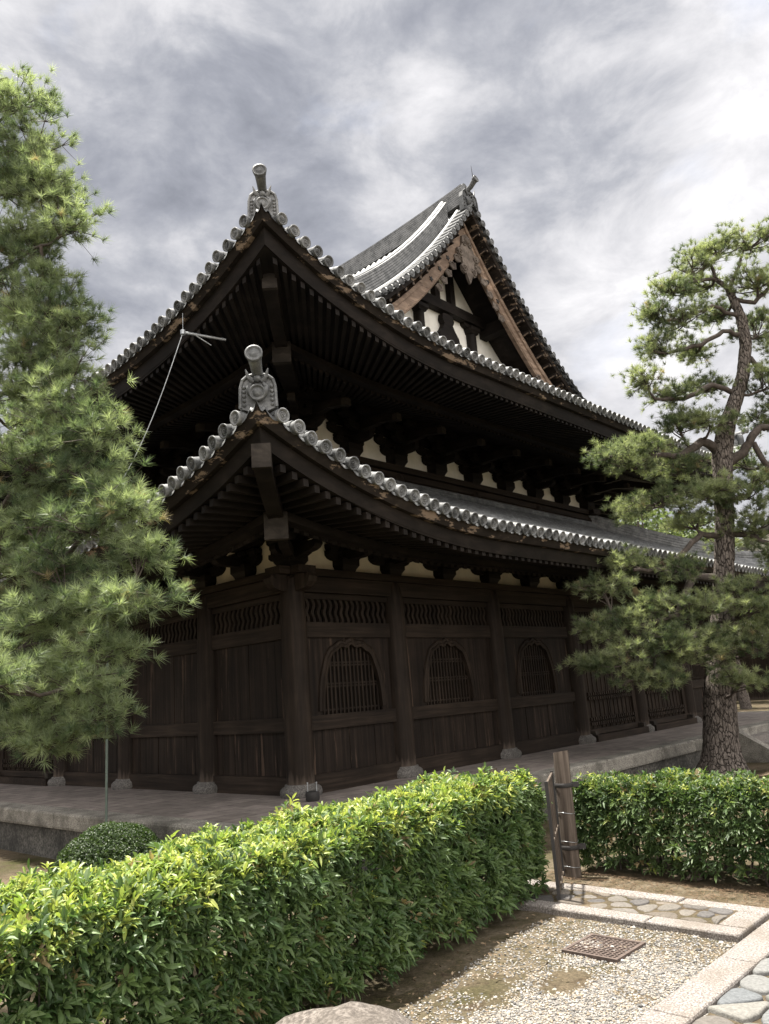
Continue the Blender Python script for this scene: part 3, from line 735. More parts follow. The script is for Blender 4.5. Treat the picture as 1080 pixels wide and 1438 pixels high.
LOW = make_roof(2.32, 3.76, .87, 4.4, 2.3, lambda x: .37 * x + .018 * x * x, 4.2)
UPP = make_roof(1.42, 6.83, .93, 4.5, 2.4, lambda x: .387 * x + .00443 * x ** 3, 4.6)
SP = .195
def frange(a, b, st):
    n = max(1, int(math.ceil((b - a) / st))); return [a + (b - a) * i / n for i in range(n + 1)]
def eave_wood(R, drop, fly, flysl, base, basesl, wall, fan, nm):
    """boards, flying rafters and base rafters under one roof; fly/base/wall are distances in from the tile edge"""
    zf = lambda side, s, d: R.zb + R.lift(min(s, R.len[side] - s)) * R.g(d) - drop + flysl * d
    zb_ = lambda side, s, d: R.zb + R.lift(min(s, R.len[side] - s)) * R.g(d) - drop + flysl * fly - .14 + basesl * (d - fly)
    for side in ('R', 'L', 'B', 'F'):
        Ls = R.len[side]; P = R.pt; near = side in 'RL'
        # eave boards: section in (d, dz) swept along s with mitred corners
        for name, mat, sec in (('under_tile_board', 'wood_worn', [(.0, -.07), (.06, -.185), (.22, -.185), (.22, -.07)]),
                               ('eave_fascia', 'wood_eave', [(.13, -.19), (.17, -drop + .0), (.34, -drop + .02), (.34, -.19)])):
            mb = MB(); ss = frange(0, Ls, .16 if near else .6); rings = []
            for s0 in ss:
                rings.append([P(side, d + s0 * (Ls - 2 * d) / Ls, d, R.zb + R.lift(min(s0, Ls - s0)) * R.g(d) + dz) for d, dz in sec])
            mb.rings(rings, False, True); mb.build(name, mat, hall)
        mb = MB(); ss = frange(0, Ls, .3 if near else .9)     # stop beam where flying rafters land on the base rafters
        sec = [(fly - .17, -.10), (fly - .17, .0), (fly + .02, .0), (fly + .02, -.10)]
        mb.rings([[P(side, d + s0 * (Ls - 2 * d) / Ls, d, zf(side, s0 * (Ls - 2 * d) / Ls + d, fly) - .10 + dz) for d, dz in sec] for s0 in ss], False, True); mb.build('rafter_beam', 'wood_eave', hall)
        # rafters
        stp = .155 if near else .4
        fl, ba, tips = MB(), MB(), MB(); n = int(Ls / stp)
        for i in range(1, n):
            st_ = Ls * i / n
            sl_ = (lambda d: Ls / 2 + (st_ - Ls / 2) * (1 - d / wall * (1 - (Ls / 2 - wall) / (Ls / 2)))) if fan else (lambda d: st_)
            def raf(mb, zfn, d0, d1, hw, h):
                q = min(st_, Ls - st_)
                if not fan: d1 = min(d1, q - .03)
                if d1 - d0 < .12: return
                pts = []
                for dz in (-h, 0):
                    for dd, sgn in ((d0, -1), (d0, 1), (d1, 1), (d1, -1)):
                        s = sl_(dd) + sgn * hw; pts.append(P(side, s, dd, zfn(side, sl_(dd), dd) + dz))
                mb.hexa(pts)
            raf(fl, zf, .19, fly + .25, .036, .085); raf(ba, zb_, fly - .02, wall + .3, .040, .10)
            if near:
                raf(tips, lambda *a: zf(*a) + .002, .178, .195, .038, .089); raf(tips, lambda *a: zb_(*a) + .002, fly - .034, fly - .015, .042, .104)
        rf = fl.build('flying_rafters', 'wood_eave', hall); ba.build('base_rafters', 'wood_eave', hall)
        if near: tips.build('rafter_ends', 'wood_tip', rf)
        # boarding above the rafters
        mb = MB()
        for zfn, dd in ((zf, frange(.16, fly + .3, .3)), (zb_, frange(fly - .15, wall + .35, .35))):
            mb.sheet([[P(side, d + s0 * (Ls - 2 * d) / Ls, d, zfn(side, d + s0 * (Ls - 2 * d) / Ls, d) + .008) for s0 in frange(0, Ls, .3 if near else 1)] for d in dd])
        mb.build('eave_boarding', 'wood_eave', hall)
    # hip rafters
    for cu, cv in ((0, 0), (1, 0), (0, 1), (1, 1)):
        for name, k0, k1, hw, zfn, hh in (('flying_hip_rafter', fly * .0 + R.hipk, fly + .5, .09, zf, .20), ('hip_rafter', fly - .1, wall + .5, .125, zb_, .27)):
            mb = MB(); rings = []
            for k in frange(k0, k1, .2):
                u = R.u0 + k if cu == 0 else R.u1 - k; v = R.v0 + k if cv == 0 else R.v1 - k
                zt = zfn('R', k, k) + .01; sg = (1 if cu == 0 else -1) * (1 if cv == 0 else -1)
                a = hw * .7071
                rings.append([(u - a, v + a * sg, zt - hh), (u + a, v - a * sg, zt - hh), (u + a, v - a * sg, zt + .03), (u - a, v + a * sg, zt + .03)])
            mb.rings(rings, False, True); o = mb.build(name, 'wood_eave', hall)
            if cu == 0 and cv == 0:
                r_ = rings[0]; e = MB(); dv = Vector((-.7071, -.7071, 0)) * .016; dn = Vector((0, 0, .012)); ox = Vector((r_[1][0] - r_[0][0], r_[1][1] - r_[0][1], 0)) * .05
                A_ = [Vector(r_[0]) - dn - ox, Vector(r_[1]) - dn + ox, Vector(r_[2]) + dn + ox, Vector(r_[3]) + dn - ox]
                e.hexa([A_[0] - dv * -1, A_[1] + dv, A_[1] - dv * 5, A_[0] - dv * 5, A_[3] + dv, A_[2] + dv, A_[2] - dv * 5, A_[3] - dv * 5]); e.build('rafter_end', 'wood_tip', o)
LOW.hipk, UPP.hipk = .17, .47
eave_wood(LOW, .36, 1.12, .20, None, .52, 2.32, False, 'lower')
eave_wood(UPP, .40, 1.55, .20, None, .34, 3.42, True, 'upper')

# tiles
def tile_side(mb, R, side, dmax, s_lo, s_hi, step, near, d_lo=lambda s: 0.0):
    """pan-tile sheet and rows of round cover tiles down one slope"""
    Ls = R.len[side]; n = round(Ls / SP); sp = Ls / n
    rows = [(i + .5) * sp for i in range(n)]
    arc = [(-1, 0), (-.81, .59), (-.31, .95), (.31, .95), (.81, .59), (1, 0)]
    for s in rows:
        if not (s_lo <= s <= s_hi): continue
        dm = dmax(s); d0 = d_lo(s)
        if dm - d0 < .1: continue
        m = max(1, round((dm - d0) / step)); rings = []
        for k in range(m):
            for t, r in ((0, .078), (.97, .069)):
                d = d0 + (dm - d0) * (k + t) / m; zc = R.z(side, s, d) + .0
                rings.append([R.pt(side, s + a * r, d, zc + b * r) for a, b in arc])
        mb.rings(rings, True, True, False)
    # pans between the rows, dished
    for i in range(n + 1):
        for j in range(1):
            sa, sb = (i - .5) * sp, (i + .5) * sp
            sm = (sa + sb) / 2
            if sm < s_lo - sp or sm > s_hi + sp: continue
            sa, sb = max(sa, 0), min(sb, Ls)
            da, db = dmax(sa), dmax(sb)
            d0 = d_lo(sm); dm = max(da, db)
            if dm - d0 < .05: continue
            m = max(1, round((dm - d0) / step)); grid = []
            for k in range(m + 1):
                row = []
                for t, dz in ((0, -.012), (.3, -.05), (.5, -.058), (.7, -.05), (1, -.012)):
                    s = sa + (sb - sa) * t; de = da + (db - da) * t; d = d0 + max(0, (de - d0)) * k / m
                    row.append(R.pt(side, s, d, R.z(side, s, d) + dz))
                grid.append(row)
            if near:        # hanging crescent lip of the eave pan tile
                lip = [R.pt(side, sa + (sb - sa) * t, d0 - .012, R.z(side, sa + (sb - sa) * t, 0) + dz - .045) for t, dz in ((0, -.0), (.3, -.045), (.5, -.055), (.7, -.045), (1, -.0))]
                grid = [lip] + grid
            mb.sheet(grid)
mb = MB(); wl = 4.3
hipd = lambda R, side, cap_: (lambda s: min(s, R.len[side] - s, cap_))
for side in ('R', 'L', 'B', 'F'):
    tile_side(mb, LOW, side, hipd(LOW, side, wl), 0, 99, .27 if side in 'RL' else .9, side in 'RL')
lowroof = mb.build('lower_roof', 'roof_tile', hall)
VG = 1.20 - UPP.v0                                     # distance of the verge in from the right eave
HALF = (UPP.u1 - UPP.u0) / 2
mb = MB()
for side in ('R', 'B'): tile_side(mb, UPP, side, hipd(UPP, side, 3.75), 0, 99, .27 if side == 'R' else .9, side == 'R')
LsL = UPP.len['L']
def dm_main(s): q = min(s, LsL - s); return q if q < VG else HALF
for side in ('L', 'F'): tile_side(mb, UPP, side, dm_main, 0, 99, .29 if side == 'L' else .5, side == 'L')
uproof = mb.build('upper_roof', 'roof_tile', hall)

# round eave-end tiles with a moulded boss: the nearest hundred are parts, the rest one mesh
end_mb = MB()
end_mb.lathe([(.068, .32), (.074, .02), (.079, 0), (.080, -.014), (.064, -.014), (.060, .012), (.050, .012), (.046, .002), (.034, .002), (.028, .010), (.0, .010)], (0, 0, 0), (0, 1, 0), 18, True, False)
for k in range(3):
    a = 2 * math.pi * k / 3
    end_mb.tube([(.012 * math.cos(a), -.005, .012 * math.sin(a)), (.024 * math.cos(a + .7), -.008, .024 * math.sin(a + .7)), (.026 * math.cos(a + 1.6), -.004, .026 * math.sin(a + 1.6))], [.008, .006, .002], 5)
END_ME = end_mb.mesh('eave_end_tile', 'roof_tile')
ends = []
for R, roof in ((LOW, lowroof), (UPP, uproof)):
    for side in ('R', 'L', 'B', 'F'):
        Ls = R.len[side]; n = round(Ls / SP); sp = Ls / n
        for i in range(n):
            s = (i + .5) * sp
            if s < .15 or Ls - s < .15: continue
            dz = (R.z(side, s, .25) - R.z(side, s, 0)) / .25
            u, v, zz = R.pt(side, s, -.05, R.z(side, s, 0) - .05 * dz)
            rz = {'R': 0, 'L': -math.pi / 2, 'B': math.pi, 'F': math.pi / 2}[side]
            wx, wy, _ = uv2w(u, v); ends.append((math.hypot(wx, wy, zz - 1.65) + (50 if side in 'BF' else 0), (u, v, zz), math.atan(dz), rz, roof))
ends.sort(key=lambda e: e[0])
rest = {}
ev = np.array([tuple(x) for x in end_mb.v])
for i, (dist, loc, sl_, rz, roof) in enumerate(ends):
    Mx = Matrix.Translation(loc) @ Matrix.Rotation(rz + random.gauss(0, .035), 4, 'Z') @ Matrix.Translation((random.gauss(0, .004), random.gauss(0, .006), random.gauss(0, .004))) @ Matrix.Rotation(sl_ + random.gauss(0, .03), 4, 'X') @ Matrix.Rotation(random.uniform(0, 6.28), 4, 'Y')
    if i < 100:
        o = link('eave_end_tile', END_ME, roof); o.matrix_local = Mx
    else:
        rest.setdefault(roof.name, (roof, MB()))[1].add([Mx @ Vector(x) for x in ev], end_mb.f, True)
for roof, b in rest.values(): tag(b.build('eave_end_tiles', 'roof_tile', roof), kind='stuff')

# ridges built of stacked flat tiles
def noshi(w_, h, n, cap_r=.085):
    sec = []
    for k in range(n):
        z0, z1 = h * k / n, h * (k + 1) / n; ww = w_ * (1 - .12 * k / n)
        sec += [(ww, z0 + .004), (ww, z1 - .010), (ww - .02, z1 - .008)]
    sec += [(cap_r, h)] + [(cap_r * math.cos(t), h + cap_r * .9 * math.sin(t)) for t in (.5, 1.0, 1.57, 2.14, 2.64)]
    left = [(-a, b) for a, b in reversed(sec[:3 * n])]
    return sec + [(-cap_r, h)] + left
def ornament_meshes(wd, h):
    """ridge-end tile: shouldered plate with bead border, boss, horns; facing -y"""
    mb = MB(); a = wd / 2
    poly = [(-a * 1.02, 0), (-a * .98, h * .62), (-a * .86, h * .84), (-a * .55, h * .97), (0, h * 1.02), (a * .55, h * .97), (a * .86, h * .84), (a * .98, h * .62), (a * 1.02, 0), (a * .5, -h * .10), (a * .28, -.0), (-a * .28, 0), (-a * .5, -h * .10)]
    mb.prism(poly, lambda x, z, d: (x, d, z), -.035, .06)
    for i in range(8):                        # raised rim
        p, q = poly[i], poly[i + 1]; mb.tube([(p[0] * .97, -.04, p[1]), (q[0] * .97, -.04, q[1])], .018, 6)
    for sgn in (-1, 1):
        for i in range(5): mb.lathe([(.02, 0), (.018, .012), (.0, .02)], (sgn * a * .76, -.036, h * (.08 + .135 * i)), (0, -1, 0), 8)
        mb.tube([(sgn * a * .25, -.04, h * .78), (sgn * a * .5, -.07, h * .92), (sgn * a * .62, -.075, h * 1.14)], [.03, .022, .006], 6)
        mb.tube([(sgn * a * .2, -.05, h * .30), (sgn * a * .42, -.085, h * .42), (sgn * a * .5, -.06, h * .6), (sgn * a * .3, -.075, h * .7)], [.03, .035, .03, .015], 6)
    mb.lathe([(.028, -.03), (.045, .0), (.03, .03), (0, .045)], (0, -.05, h * .86), (0, -.3, 1), 8)
    r = min(.085, a * .5)
    mb.lathe([(r, 0), (r, .085), (r * .8, .085), (r * .76, .07), (r * .55, .07), (r * .5, .08), (r * .2, .085), (0, .085)], (0, -.03, h * .42), (0, -1, -.12), 20)
    me = mb.mesh('ridge_end_ornament', 'roof_tile')
    fb = MB(); fr = r * .95
    P_ = [(0, .30, h * .80), (0, .08, h * 1.02), (0, -.10, h * 1.13), (0, -.24, h * 1.32)]
    fb.tube(P_, [fr * .8, fr * .72, fr * .75, fr * .9], 14)
    d = (Vector(P_[3]) - Vector(P_[2])).normalized()
    d2 = (d + Vector((0, -.9, -.2))).normalized()
    fb.lathe([(fr * .9, -.05), (fr * 1.12, .02), (fr * 1.14, .04), (fr * .9, .042), (fr * .85, .028), (fr * .6, .028), (fr * .5, .036), (0, .036)], Vector(P_[3]) + d * .02, d2, 18)
    return me, fb.mesh('finial_tube', 'roof_tile')
ORN_L = ornament_meshes(.375, .36); ORN_U = ornament_meshes(.375, .36); ORN_R = ornament_meshes(.62, .62)
def ornament(me2, parent, loc, rz):
    o = link('ridge_end_ornament', me2[0], hall, loc, rz); f = link('finial_tube', me2[1], o)
    return o
def hip_ridge(R, roof, kmax, kmin, cu, cv, wd, h, n, orn, zoff):
    def at(k):
        u = R.u0 + k if cu == 0 else R.u1 - k; v = R.v0 + k if cv == 0 else R.v1 - k
        return (u, v, R.z('R', k, k) - .03)
    mb = MB(); k1 = kmin + 1.9
    mb.sweep([at(k) for k in frange(kmin + .06, k1, .2)], noshi(wd * .8, h * .55, max(2, n - 2))); mb.sweep([at(k) for k in frange(k1 - .25, kmax, .25)], noshi(wd, h, n))
    mb.build('hip_ridge', 'roof_tile', roof)
    ang = {(0, 0): -45, (1, 0): 45, (1, 1): 135, (0, 1): -135}[(cu, cv)]
    x, y, z = at(kmin); ornament(orn, roof, (x, y, z + zoff), math.radians(ang))
    x, y, z = at(k1 - .3); ornament(orn, roof, (x, y, z + h * .5), math.radians(ang))
for cu, cv in ((0, 0), (1, 0), (0, 1), (1, 1)):
    hip_ridge(LOW, lowroof, wl, .14, cu, cv, .15, .36, 5, ORN_L, .045)
    hip_ridge(UPP, uproof, VG + .2, .17, cu, cv, .15, .36, 5, ORN_U, .02)
# flashing ridge where the lower roof meets the upper wall
mb = MB(); zt = LOW.z('R', 8, 4.18)
a0, b0, a1, b1 = BU[0] - .13, BU[1] - .13, BU[2] + .13, BU[3] + .13
for p, q in (((a0, b0), (a1, b0)), ((a1, b0), (a1, b1)), ((a1, b1), (a0, b1)), ((a0, b1), (a0, b0))): mb.sweep([(p[0], p[1], zt - .02), (q[0], q[1], zt - .02)], noshi(.12, .15, 3, .06))
mb.build('wall_ridge', 'roof_tile', lowroof)

# ---- main ridge, descending ridges and the gable
UM = LU / 2; GV = 1.20; ZR = UPP.z('L', 9, HALF)
def main_z(du): return UPP.zb + UPP.prof(HALF - abs(du))            # roof surface at distance du from the ridge line
for end in (0, 1):
    vv = lambda v: v if end == 0 else LV - v
    mbv = MB()
    # descending ridges parallel to the verge
    for sg in (-1, 1):
        pts = [(UM + sg * du, vv(GV + .62), main_z(du) - .03) for du in frange(.35, 5.75, .2)]
        mbv.sweep(pts, noshi(.17, .66, 10, .08))
    mbv.build('descending_ridge', 'roof_tile', uproof)
    mbv = MB()
    for sg in (-1, 1):
        # roll that runs down beside the verge
        mbv.tube([(UM + sg * du, vv(GV + .30), main_z(du) + .045) for du in frange(.12, 6.0, .2)], .085, 10)
        mbv.sheet([[(UM + sg * du, vv(GV + dv), main_z(du) + dz) for dv, dz in ((.0, -.075), (.0, -.0), (.3, .02), (.6, .03))] for du in frange(.0, 6.05, .2)])
    mbv.build('verge_roll', 'roof_tile', uproof)
    # row of short round tiles laid across the verge
    vt = MB(); du = .18
    while du < 6.0:
        sl_ = (main_z(du) - main_z(du + .1)) / .1; st_ = .235 / math.sqrt(1 + sl_ * sl_)
        for sg in (-1, 1):
            o = Vector((UM + sg * du, vv(GV - .07), main_z(du) + .01)); ax = Vector((0, 1 if end == 0 else -1, 0.06))
            vt.lathe([(.072, .42), (.076, .02), (.084, 0), (.084, -.012), (.066, -.012), (.060, -.002), (.045, -.002), (.04, -.01), (0, -.01)], o, ax, 14, True, False)
        du += st_
    vt.build('verge_tiles', 'roof_tile', uproof)
    ornament(ORN_R, uproof, (UM, vv(GV + .06), ZR - .25), 0 if end == 0 else math.pi)
    # spike on the finial
    if end == 0:
        s_ = MB(); s_.tube([(UM, GV - .14, ZR + .60), (UM, GV - .12, ZR + 1.0)], [.012, .004], 5); s_.build('ridge_spike', 'black_iron', uproof)
    # lower ornaments that close the descending ridges
    for sg in (-1, 1):
        x, y, z = UM + sg * 5.8, vv(GV + .62), main_z(5.8)
        ornament(ORN_U, uproof, (x, y, z), math.radians(-90 if sg < 0 else 90))
    # boards under the verge
    ub = MB()
    for sg in (-1, 1):
        ub.sheet([[(UM + sg * du, vv(GV + dv), main_z(du) + dz) for dv, dz in ((.0, -.09), (.03, -.20), (.30, -.22), (.32, -.34), (1.25, -.36))] for du in frange(0, 6.2, .2)], False)
    ub.build('verge_board', 'wood_worn', hall)
    if end == 0: vr_me = MB().box(-.04, .04, -.15, .15, -.04, .06).mesh('verge_rafter', 'wood_worn')
    du = .3
    while du < 6.0:                           # cross rafters seen under the verge
        for sg in (-1, 1): link('verge_rafter', vr_me, hall, (UM + sg * du, vv(GV + .21), main_z(du) - .255))
        du += .26
    # bargeboards
    for sg in (-1, 1):
        bb = MB(); rings = []; F0, F1 = GV + .30, GV + .40
        dus = [0] + frange(.06, 6.0, .15)
        for du in dus:
            zt_ = main_z(du) - .36 - (.04 * du / 6); hgt = .50 - .02 * du; c = du if du > 0 else 0
            x = UM + sg * (du + (.004 if du == 0 else 0))
            rings.append([(x, vv(F0), zt_ - hgt), (x, vv(F0 - .03), zt_ - hgt + .05), (x, vv(F0), zt_ - hgt + .09), (x, vv(F0), zt_ - .14), (x, vv(F0 - .04), zt_ - .12), (x, vv(F0 - .05), zt_), (x, vv(F1), zt_), (x, vv(F1), zt_ - hgt)])
        bb.rings(rings, False, True); b_ = bb.build('bargeboard', 'wood_warm', hall)
        if end == 0:
            # iron studs on the board
            for du in ((.75, 1.1, 1.45) if sg < 0 else (.8, 1.15)):
                zc = main_z(du) - .62; ir = MB(); R_ = []
                for rr_, yy_ in ((.075, 0), (.07, .015), (.03, .022)): R_.append([(UM + sg * du + rr_ * (1 - .45 * (k % 2)) * math.cos(math.pi * k / 5), F0 - .002 - yy_, zc + rr_ * (1 - .45 * (k % 2)) * math.sin(math.pi * k / 5)) for k in range(10)])
                ir.rings(R_, False, True); ir.build('stud', 'black_iron', b_)
    # carved pendants: board outlines with pierced-looking scrolls
    def scroll(mb, cx_, cz, r, turns, y, sgn=1, w0=.03):
        pts, rad = [], []
        for k in range(int(14 * turns) + 1):
            t = k / 14 * 2 * math.pi; rr = r * (1 - .75 * k / (14 * turns)); pts.append((cx_ + sgn * rr * math.cos(t), y, cz + rr * math.sin(t))); rad.append(w0 * (1 - .5 * k / (14 * turns)))
        mb.tube(pts, rad, 6)
    yb = vv(GV + .275); sy = -1 if end == 0 else 1
    pm = MB(); apex = main_z(0) - .36
    out = [(0, .0), (.16, -.10), (.20, -.34), (.27, -.44), (.40, -.50), (.42, -.62), (.34, -.72), (.24, -.70), (.22, -.84), (.29, -.92), (.27, -1.05), (.17, -1.10), (.12, -1.06), (.06, -1.22), (0, -1.32)]
    poly = [(a, b) for a, b in out] + [(-a, b) for a, b in reversed(out[1:-1])]
    pm.prism([(UM + a, apex - .32 + b) for a, b in poly], lambda a, b, d: (a, d, b), yb - .03, yb + .03)
    for sgn in (-1, 1):
        scroll(pm, UM + sgn * .31, apex - .92, .10, 1.6, yb + sy * .04, sgn, .03); scroll(pm, UM + sgn * .19, apex - 1.30, .09, 1.5, yb + sy * .04, -sgn, .026)
        scroll(pm, UM + sgn * .11, apex - .62, .07, 1.3, yb + sy * .04, sgn, .022)
    pm.lathe([(.10, 0), (.085, .05), (.05, .06), (.0, .09)], (UM, yb + sy * .03, apex - .50), (0, sy, 0), 6)
    pd = pm.build('gable_pendant', 'wood_carved', hall)
    for sgn in (-1, 1):                       # fins that trail along the bargeboards
        fm = MB()
        for j in range(5):
            du = .42 + .20 * j; zc = main_z(du) - .92 - .02 * j
            scroll(fm, UM + sgn * du, zc, .11 - .008 * j, 1.5, yb, sgn if j % 2 else -sgn, .03)
            fm.prism([(UM + sgn * (du - .13), zc + .12), (UM + sgn * (du + .13), zc - .0), (UM + sgn * du, zc - .10), (UM + sgn * (du - .13), zc - .05)], lambda a, b, d: (a, d, b), yb - .012, yb + .015)
        fm.build('pendant_fin', 'wood_carved', pd)
    for sgn in (-1, 1):                       # secondary pendants lower down
        fm = MB()
        for j in range(6):
            du = 2.62 + .15 * j; zc = main_z(du) - .86 - .03 * math.sin(j)
            scroll(fm, UM + sgn * du, zc, .10, 1.5, yb, sgn if j % 2 else -sgn, .032); scroll(fm, UM + sgn * (du + .03), zc - .17, .07, 1.3, yb, -sgn, .025)
        fm.build('side_pendant', 'wood_carved', hall)
    # gable wall
    W0 = 2.32
    gp = MB(); gz0 = UPP.zb + UPP.prof(3.7) - .35
    edge = [(du, main_z(du) - .40) for du in frange(0, 5.6, .2) if main_z(du) - .40 > gz0]
    gp.add([(UM + sg * du, vv(W0 + .05), z) for sg in (-1, 1) for du, z in (edge if sg > 0 else edge[::-1])] + [(UM + edge[-1][0], vv(W0 + .05), gz0), (UM - edge[-1][0], vv(W0 + .05), gz0)], [tuple(range(2 * len(edge) + 2))])
    gp.build('gable_plaster', 'plaster', hall)
    def gbox(mb, x0, x1, y0, y1, z0, z1): mb.box(UM + x0, UM + x1, min(vv(y0), vv(y1)), max(vv(y0), vv(y1)), z0, z1)
    # purlin beam, lower beam, posts, rainbow strut
    b1 = MB(); gbox(b1, -1.9, 1.9, W0 - .16, W0 + .04, 10.50, 10.76); b1.build('gable_beam', 'wood_eave', hall)
    b1 = MB(); gbox(b1, -3.6, 3.6, W0 - .16, W0 + .04, 8.72, 9.0); b1.build('gable_beam', 'wood_eave', hall)
    for x in (-1.0, 1.0, -2.35, 2.35):
        p_ = MB(); x_ = UM + x; yy = vv(W0 - .02); zt_ = 10.36 if abs(x) < 2 else main_z(x) - .5
        p_.lathe([(.13, 9.0), (.13, zt_ - .14), (.12, zt_ - .10)], (x_, yy, 0), (0, 0, 1), 14); p_.build('gable_post', 'wood_eave', hall)
        if abs(x) < 2:
            c_b = MB(); cap(c_b, x_, yy, zt_ - .12, .36, .16); arm(c_b, lambda a, b, d: (a + x_, d + yy, b), .62, .13, .14, zt_ + .02); c_b.build('gable_bracket', 'wood_eave', hall)
    for x in (-.30, .30):
        p_ = MB(); gbox(p_, x - .09 if x > 0 else x - .09, x + .09, W0 - .10, W0 + .04, 10.76, 12.0); p_.build('gable_strut', 'wood_eave', hall)
    kk = MB(); prof_k = [(.0, 1.38), (.20, 1.36), (.24, 1.22), (.17, 1.12), (.26, .98), (.38, .86), (.44, .66), (.42, .45), (.52, .30), (.72, .20), (.86, .0)]
    poly = prof_k + [(-a, b) for a, b in reversed(prof_k[1:])]
    kk.prism([(UM + a * .92, 9.0 + b * 1.06) for a, b in poly], lambda a, b, d: (a, d, b), min(vv(W0 - .12), vv(W0 + .03)), max(vv(W0 - .12), vv(W0 + .03))); kk.build('frog_leg_strut', 'wood_carved' if False else 'wood_eave', hall)
    # purlins that run out to the bargeboards
    for x, zc in ((-1.62, 10.62), (1.62, 10.62), (-3.3, 9.1), (3.3, 9.1), (0, 12.25)):
        p_ = MB(); zz_ = min(zc, main_z(x) - .55); gbox(p_, x - .14, x + .14, GV + .34, W0 + .1, zz_ - .15, zz_ + .17); p_.build('gable_purlin', 'wood_eave', hall)
    # dark boards closing the underside of the overhang
    so = MB()
    for sg in (-1, 1):
        so.sheet([[(UM + sg * du, vv(v_), main_z(du) - .40) for v_ in (GV + .38, W0 + .2)] for du in frange(0, 6.0, .25)], False)
    so.build('gable_soffit', 'wood_eave', hall)
mb = MB(); zs = ZR - .20                      # the main ridge, swept up slightly at both ends
pts = [(UM, v, zs + .24 * max(0, 1 - (v - GV) / 4.5) ** 2 + .24 * max(0, 1 - (LV - GV - v) / 4.5) ** 2) for v in frange(GV + .12, LV - GV - .12, .3)]
mb.sweep(pts, noshi(.2, .52, 9, .10)); mb.build('main_ridge', 'roof_tile', uproof)


# ------------------------------------------------------------------ leaves and needles
def frames(ax):
    ax = unit(ax); h = np.where(np.abs(ax[:, 2:3]) < .9, np.array([[0, 0, 1.0]]), np.array([[1.0, 0, 0]]))
    a = unit(np.cross(h, ax)); return a, np.cross(ax, a), ax
def leaf_rosettes(P, AX, nl, L, tint, wr=.36, spread=(0.5, 1.25), droop=.25):
    """P points, AX axes; every rosette gets nl folded leaves of length ~L; returns vertices, triangles, colours"""
    n = len(P); a, b, c = frames(AX)
    N_ = n * nl
    ph = (np.arange(nl)[None] * 2.399 + rng.uniform(0, 6.28, (n, 1)) + rng.normal(0, .25, (n, nl))).ravel()
    el = rng.uniform(spread[0], spread[1], N_); R = lambda x: np.repeat(x, nl, 0)
    rad = R(a) * np.cos(ph)[:, None] + R(b) * np.sin(ph)[:, None]
    d = unit(rad * np.sin(el)[:, None] + R(c) * np.cos(el)[:, None])
    side = unit(np.cross(d, R(c) + rad * .01)); nrm = np.cross(side, d)
    ln = (R(np.asarray(L).reshape(-1, 1) * np.ones((n, 1)))[:, 0]) * rng.uniform(.65, 1.2, N_); wd = ln * wr * rng.uniform(.8, 1.2, N_)
    o = R(P) + d * (ln * .12)[:, None] + R(c) * rng.uniform(-.03, .015, (N_, 1))
    dz = np.array([[0, 0, -1.0]])
    def at(f, s, up, dr): return o + d * (ln * f)[:, None] + side * (wd * s)[:, None] + nrm * (ln * up)[:, None] + dz * (ln * dr * droop)[:, None]
    V = np.stack([at(0, 0, 0, 0), at(.34, .5, .05, .12), at(.38, 0, -.02, .12), at(.34, -.5, .05, .12), at(.72, .36, .03, .45), at(.75, 0, -.03, .45), at(.72, -.36, .03, .45), at(1.0, 0, -.02, 1.0)], 1)
    F = np.array([(0, 2, 1, 1), (0, 3, 2, 2), (1, 2, 5, 4), (2, 3, 6, 5), (4, 5, 7, 7), (5, 6, 7, 7)])
    T = np.array([(0, 2, 1), (0, 3, 2), (1, 2, 5), (1, 5, 4), (2, 3, 6), (2, 6, 5), (4, 5, 7), (5, 6, 7)])
    T = (T[None] + (np.arange(N_) * 8)[:, None, None]).reshape(-1, 3)
    col = R(tint) * rng.uniform(.78, 1.22, (N_, 1)); col = np.repeat(col, 8, 0)
    return V.reshape(-1, 3), T, col
def fbm(P, s, o=0.0): return np.array([mnoise.noise((p[0] * s + o, p[1] * s, p[2] * s)) for p in P])

